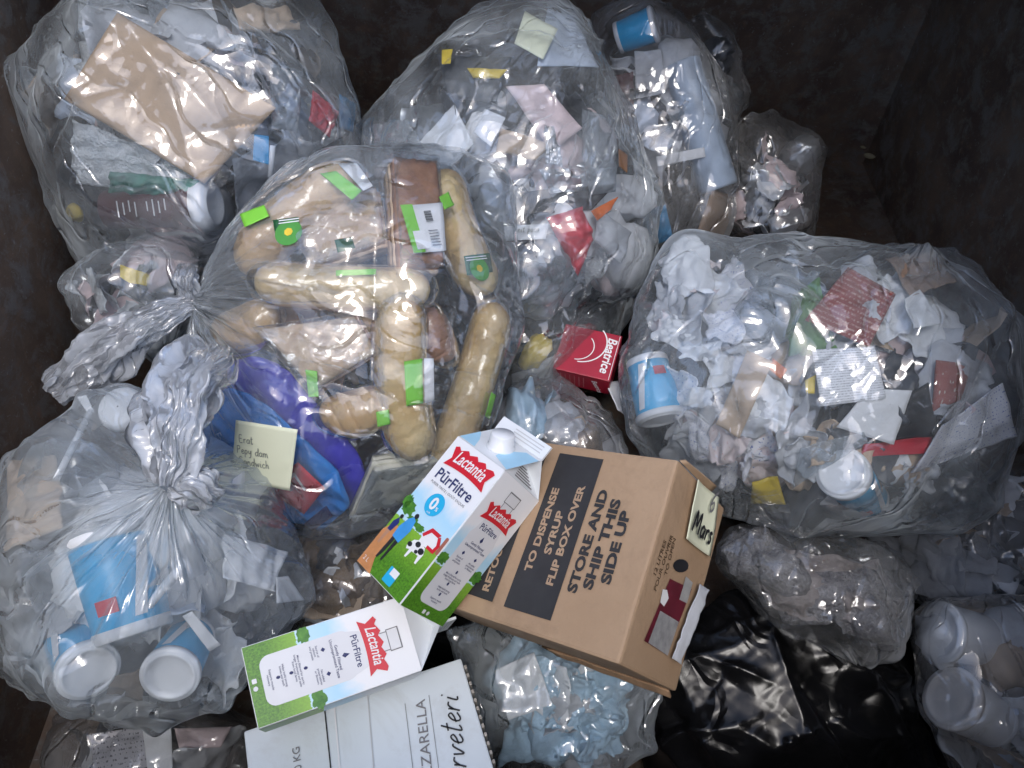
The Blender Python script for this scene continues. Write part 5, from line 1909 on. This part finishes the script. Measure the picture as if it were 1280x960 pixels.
P = [on_plane(*c5px(*p), fe[0], bx) + bx * .0055 for p in ((328, 118), (408, 188), (376, 416), (280, 345))]
nt = tag(patch('sticky_note', P, NOTE, .0006, 0, .0015, .05, 14, 9, curl=.003), 'yellow-green note reading Mars stuck on the end of the cardboard box', 'note')
dx = nrm(P[2] - P[3])
nf = (P[3], dx, nrm(np.cross(bx, dx)), bx)
nw, nh = np.linalg.norm(P[2] - P[3]), np.linalg.norm(P[0] - P[3])
handwriting('Mars', nw * .34, nf, (nw * .03, nh * .16), INKK, nt, .15, .005, slant=.1)
handwriting('6', nw * .38, nf, (nw * .42, nh * .66), INKG, nt, .09, .005)
# the slit along the near lower edge and the lifted corner
patch('box_flap', [ob - BH * .96 * bz + .14 * bx - by * .001, ob - BH * .96 * bz + BW * .98 * bx - by * .001, ob - BH * bz + BW * .98 * bx - by * .007 - bz * .004, ob - BH * bz + .16 * bx - by * .005 - bz * .003], CARDS, .003, 0, .002, .05, 10, sd(), box)
pc = ob + BW * bx + BL * by
patch('box_flap', [pc - .004 * bz, pc - BH * .62 * bz, pc - BH * .55 * bz + bx * .012 + by * .006, pc - .01 * bz + bx * .004 + by * .004], CARD, .003, 0, .002, .05, 10, sd(), box)

# --- white mozzarella box
WB = mat('white_coated_board', (.64, .71, .76), .55, .03, 8, .05, stain=((.42, .43, .42), 10, .3))
zt = .428
TL = on_plane(304, 914, np.array([0, 0, zt]), np.array([0, 0, 1.0]))
TR = on_plane(576, 822, np.array([0, 0, zt]), np.array([0, 0, 1.0]))
wx = nrm(TR - TL)
wy = np.array([-wx[1], wx[0], 0])
wz = np.array([0, 0, 1.0])
wlen = np.linalg.norm(TR - TL)
ow = TL - wy * .36
wb = empty('mozzarella_box', 'white printed mozzarella box under the lying milk carton', 'box')
box_mesh('box_shell', ow - wz * .10, np.stack([wx, wy, wz]), (wlen, .36, .10), WB, wb, .003, .0010, 8)
fw = (ow, wx, wy, wz)


def uvw(px, py):
    p = on_plane(px, py, ow, wz) - ow
    return (p @ wx, p @ wy)


def c4px(x, y):
    return (290 + x * .25, 740 + y * .25)


def line(pa, pb, wd, m):
    a, b_ = np.array(uvw(*c4px(*pa))), np.array(uvw(*c4px(*pb)))
    n_ = nrm(np.array([-(b_ - a)[1], (b_ - a)[0]])) * wd / 2
    decal('print_or_fold_line', [a + n_, b_ + n_, b_ - n_, a - n_], fw, m, wb, .0026)


line((462, 560), (496, 890), .0016, INKK)
line((866, 560), (906, 890), .0007, INKG)
line((985, 518), (1035, 890), .0007, INKG)
line((678, 500), (712, 900), .0016, mat('crease_shade_tone', (.50, .52, .55), .6, .03))  # crease drawn flat, its shade painted as a grey line
line((512, 560), (542, 900), .0022, mat('ridge_highlight_tone', (.74, .76, .79), .5, .02))  # ridge drawn flat, its highlight painted as a paler line


def wtext(body, pa, pb, size, m, bold=0.0, **k):
    a, b_ = np.array(uvw(*c4px(*pa))), np.array(uvw(*c4px(*pb)))
    return lettering(body, size, fw, tuple(b_), m, wb, bold, align='RIGHT', lift=.0027, ang=math.atan2(*(b_ - a)[::-1]), **k)


wtext('MOZZARELLA', (980, 900), (944, 540), .0185, INKG, sx=1.1)
wtext('10 KG', (335, 900), (322, 775), .0135, INKG)
a, b_ = np.array(uvw(*c4px(1128, 905))), np.array(uvw(*c4px(1084, 500)))
d_ = nrm(b_ - a)
fs = (ow, d_[0] * wx + d_[1] * wy, -d_[1] * wx + d_[0] * wy, wz)
tot = sum(HW[ch][0] + .06 for ch in 'Cerveteri')
hs = .030
st = np.array([b_ @ d_, b_ @ np.array([-d_[1], d_[0]])])
handwriting('Cerveteri', hs, fs, (st[0] - tot * hs * 1.05, st[1] - .012), INKK, wb, .07, .0029, slant=.35, sx=1.0)
# fluted edge of the board on the side towards the pale bag
for k in range(22):
    p = ow + wx * (wlen + .0006) + wy * (.345 - k * .0115) - wz * .094
    box_mesh('corrugation', p, np.stack([wx, wy, wz]), (.004, .0055, .088), mat('grey_corrugated_board', (.36, .34, .31), .85, .1, 40), wb, .0012)

# --- red dairy carton wedged between bags
rx, ry, rz = nrmax([W(769, 474, 1.30) - W(700, 458, 1.32), cU + .45 * cF + .06 * cR])
orr = W(690, 460, 1.30)
RW, RHt = .100, .088
rb = empty('dairy_carton', 'dark red dairy carton wedged between the clear bags', 'carton')
RC = mat('crimson_carton', (.36, .008, .03), .4, .1, 20)
box_mesh('carton_shell', orr - rz * .055, np.stack([rx, ry, rz]), (RW, RHt, .055), RC, rb, .0015)
fr = (orr, rx, ry, rz)
lettering('Beatrice', .0225, fr, (RW * .86, RHt * .52), INKW, rb, .02, .15, lift=.0006, ang=-math.pi / 2, sx=.9)
for (cx, cy_, r, wd) in ((.035, .062, .045, .0022), (.030, .052, .030, .0016)):
    pts = [(cx + r * math.cos(t), cy_ + r * .9 * math.sin(t)) for t in np.linspace(-1.5, .8, 22)]
    pts2 = [(cx + (r - wd) * math.cos(t), cy_ + (r - wd) * .9 * math.sin(t)) for t in np.linspace(-1.5, .8, 22)]
    for k in range(21):
        pass
    V = [fr[0] + p[0] * rx + p[1] * ry + .0006 * rz for q in zip(pts, pts2) for p in q]
    mesh_obj('swoosh_print', V, [[2 * k, 2 * k + 1, 2 * k + 3, 2 * k + 2] for k in range(21)], INKW, rb, False)
decal('edge_line', [(RW * .965, .002), (RW * .975, .002), (RW * .975, RHt - .002), (RW * .965, RHt - .002)], fr, INKW, rb, .0006)
fb = (orr - rz * .055, rx, rz, -ry)
lettering('Beatrice', .013, fb, (RW * .78, .022), INKW, rb, .02, .15, lift=.0006, ang=-1.3)
for k in range(7):
    decal('print_line', [(.006 + .008 * k, .008), (.0075 + .008 * k, .008), (.0075 + .008 * k, .046), (.006 + .008 * k, .046)], fb, mat('pink_ink', (.5, .2, .22), .6, .05), rb, .0006)
P = [W(757, 478, 1.31), W(774, 476, 1.33), W(790, 524, 1.31), W(772, 512, 1.29)]
tag(patch('carton_flap', P, PW, .002, 0, .002, .05, 12, sd()), 'white carton flap sticking out below the red dairy carton', 'carton flap')

# --- note stuck on the baguette bag
b = BAGS['bread']
NQ = ((295, 525), (372, 537), (367, 607), (289, 599))
hd = [(on_film(b, x, y, 0) - CAM) @ cF for x, y in NQ]
need = 0
for i in np.linspace(0, 1, 9):
    for j in np.linspace(0, 1, 9):
        wt = ((1 - i) * (1 - j), i * (1 - j), i * j, (1 - i) * j)
        q = sum(k * np.array(p) for k, p in zip(wt, NQ))
        need = max(need, sum(k * h for k, h in zip(wt, hd)) - (on_film(b, q[0], q[1], 0) - CAM) @ cF)
P = [W(x, y, h - need - .014) for (x, y), h in zip(NQ, hd)]
P[2] = P[1] + P[3] - P[0]
nt = tag(patch('sticky_note', P, NOTE, .0006, 0, .0006, .06, 16, 41), 'pale yellow handwritten note over the blue milk pouch', 'note')
dx = nrm(P[2] - P[3])
dn = nrm(np.cross(P[1] - P[0], P[0] - P[3]))
dn = dn if dn @ (-cF) > 0 else -dn
nf = (P[3], dx, nrm(np.cross(dn, dx)), dn)
for t_, x, y in (('Erat', .032, .063), ('Pepy dam', .024, .046), ('Sandwich', .024, .029)):
    handwriting(t_, .0125, nf, (x, y), PENC, nt, .10, .0016, slant=.15)
# --- dried scrap stuck in the far corner
for (x, y, r_, d_) in ((1087, 195, .012, 2.36), (1079, 184, .006, 2.38)):
    tag(ball('dried_scrap', W(x, y, d_), (r_, r_ * .6, r_ * 1.6), mat('dried_food', (.42, .36, .22), .8, .2), 7, .2, 2), 'small pale dried scrap stuck low in the dumpster corner', 'scrap', 'dried scraps in the corner')

# ------------------------------------------------------------------ put every thing's origin at its base
def tree(o):
    out = [o]
    for c in o.children:
        out += tree(c)
    return out


bpy.context.view_layer.update()
for o in [x for x in COL.objects if x.parent is None and x.type in ('MESH', 'EMPTY')]:
    if o.name.startswith(('ground',)):
        continue
    ms = [x for x in tree(o) if x.type == 'MESH']
    if not ms:
        continue
    lo, hi = np.full(3, 1e9), np.full(3, -1e9)
    for x in ms:
        v = np.empty(len(x.data.vertices) * 3, np.float32)
        x.data.vertices.foreach_get('co', v)
        v = v.reshape(-1, 3)
        lo = np.minimum(lo, v.min(0))
        hi = np.maximum(hi, v.max(0))
    c = Vector(((lo[0] + hi[0]) / 2, (lo[1] + hi[1]) / 2, lo[2]))
    T = Matrix.Translation(-c)
    for x in ms:
        x.data.transform(T)
    o.location = c
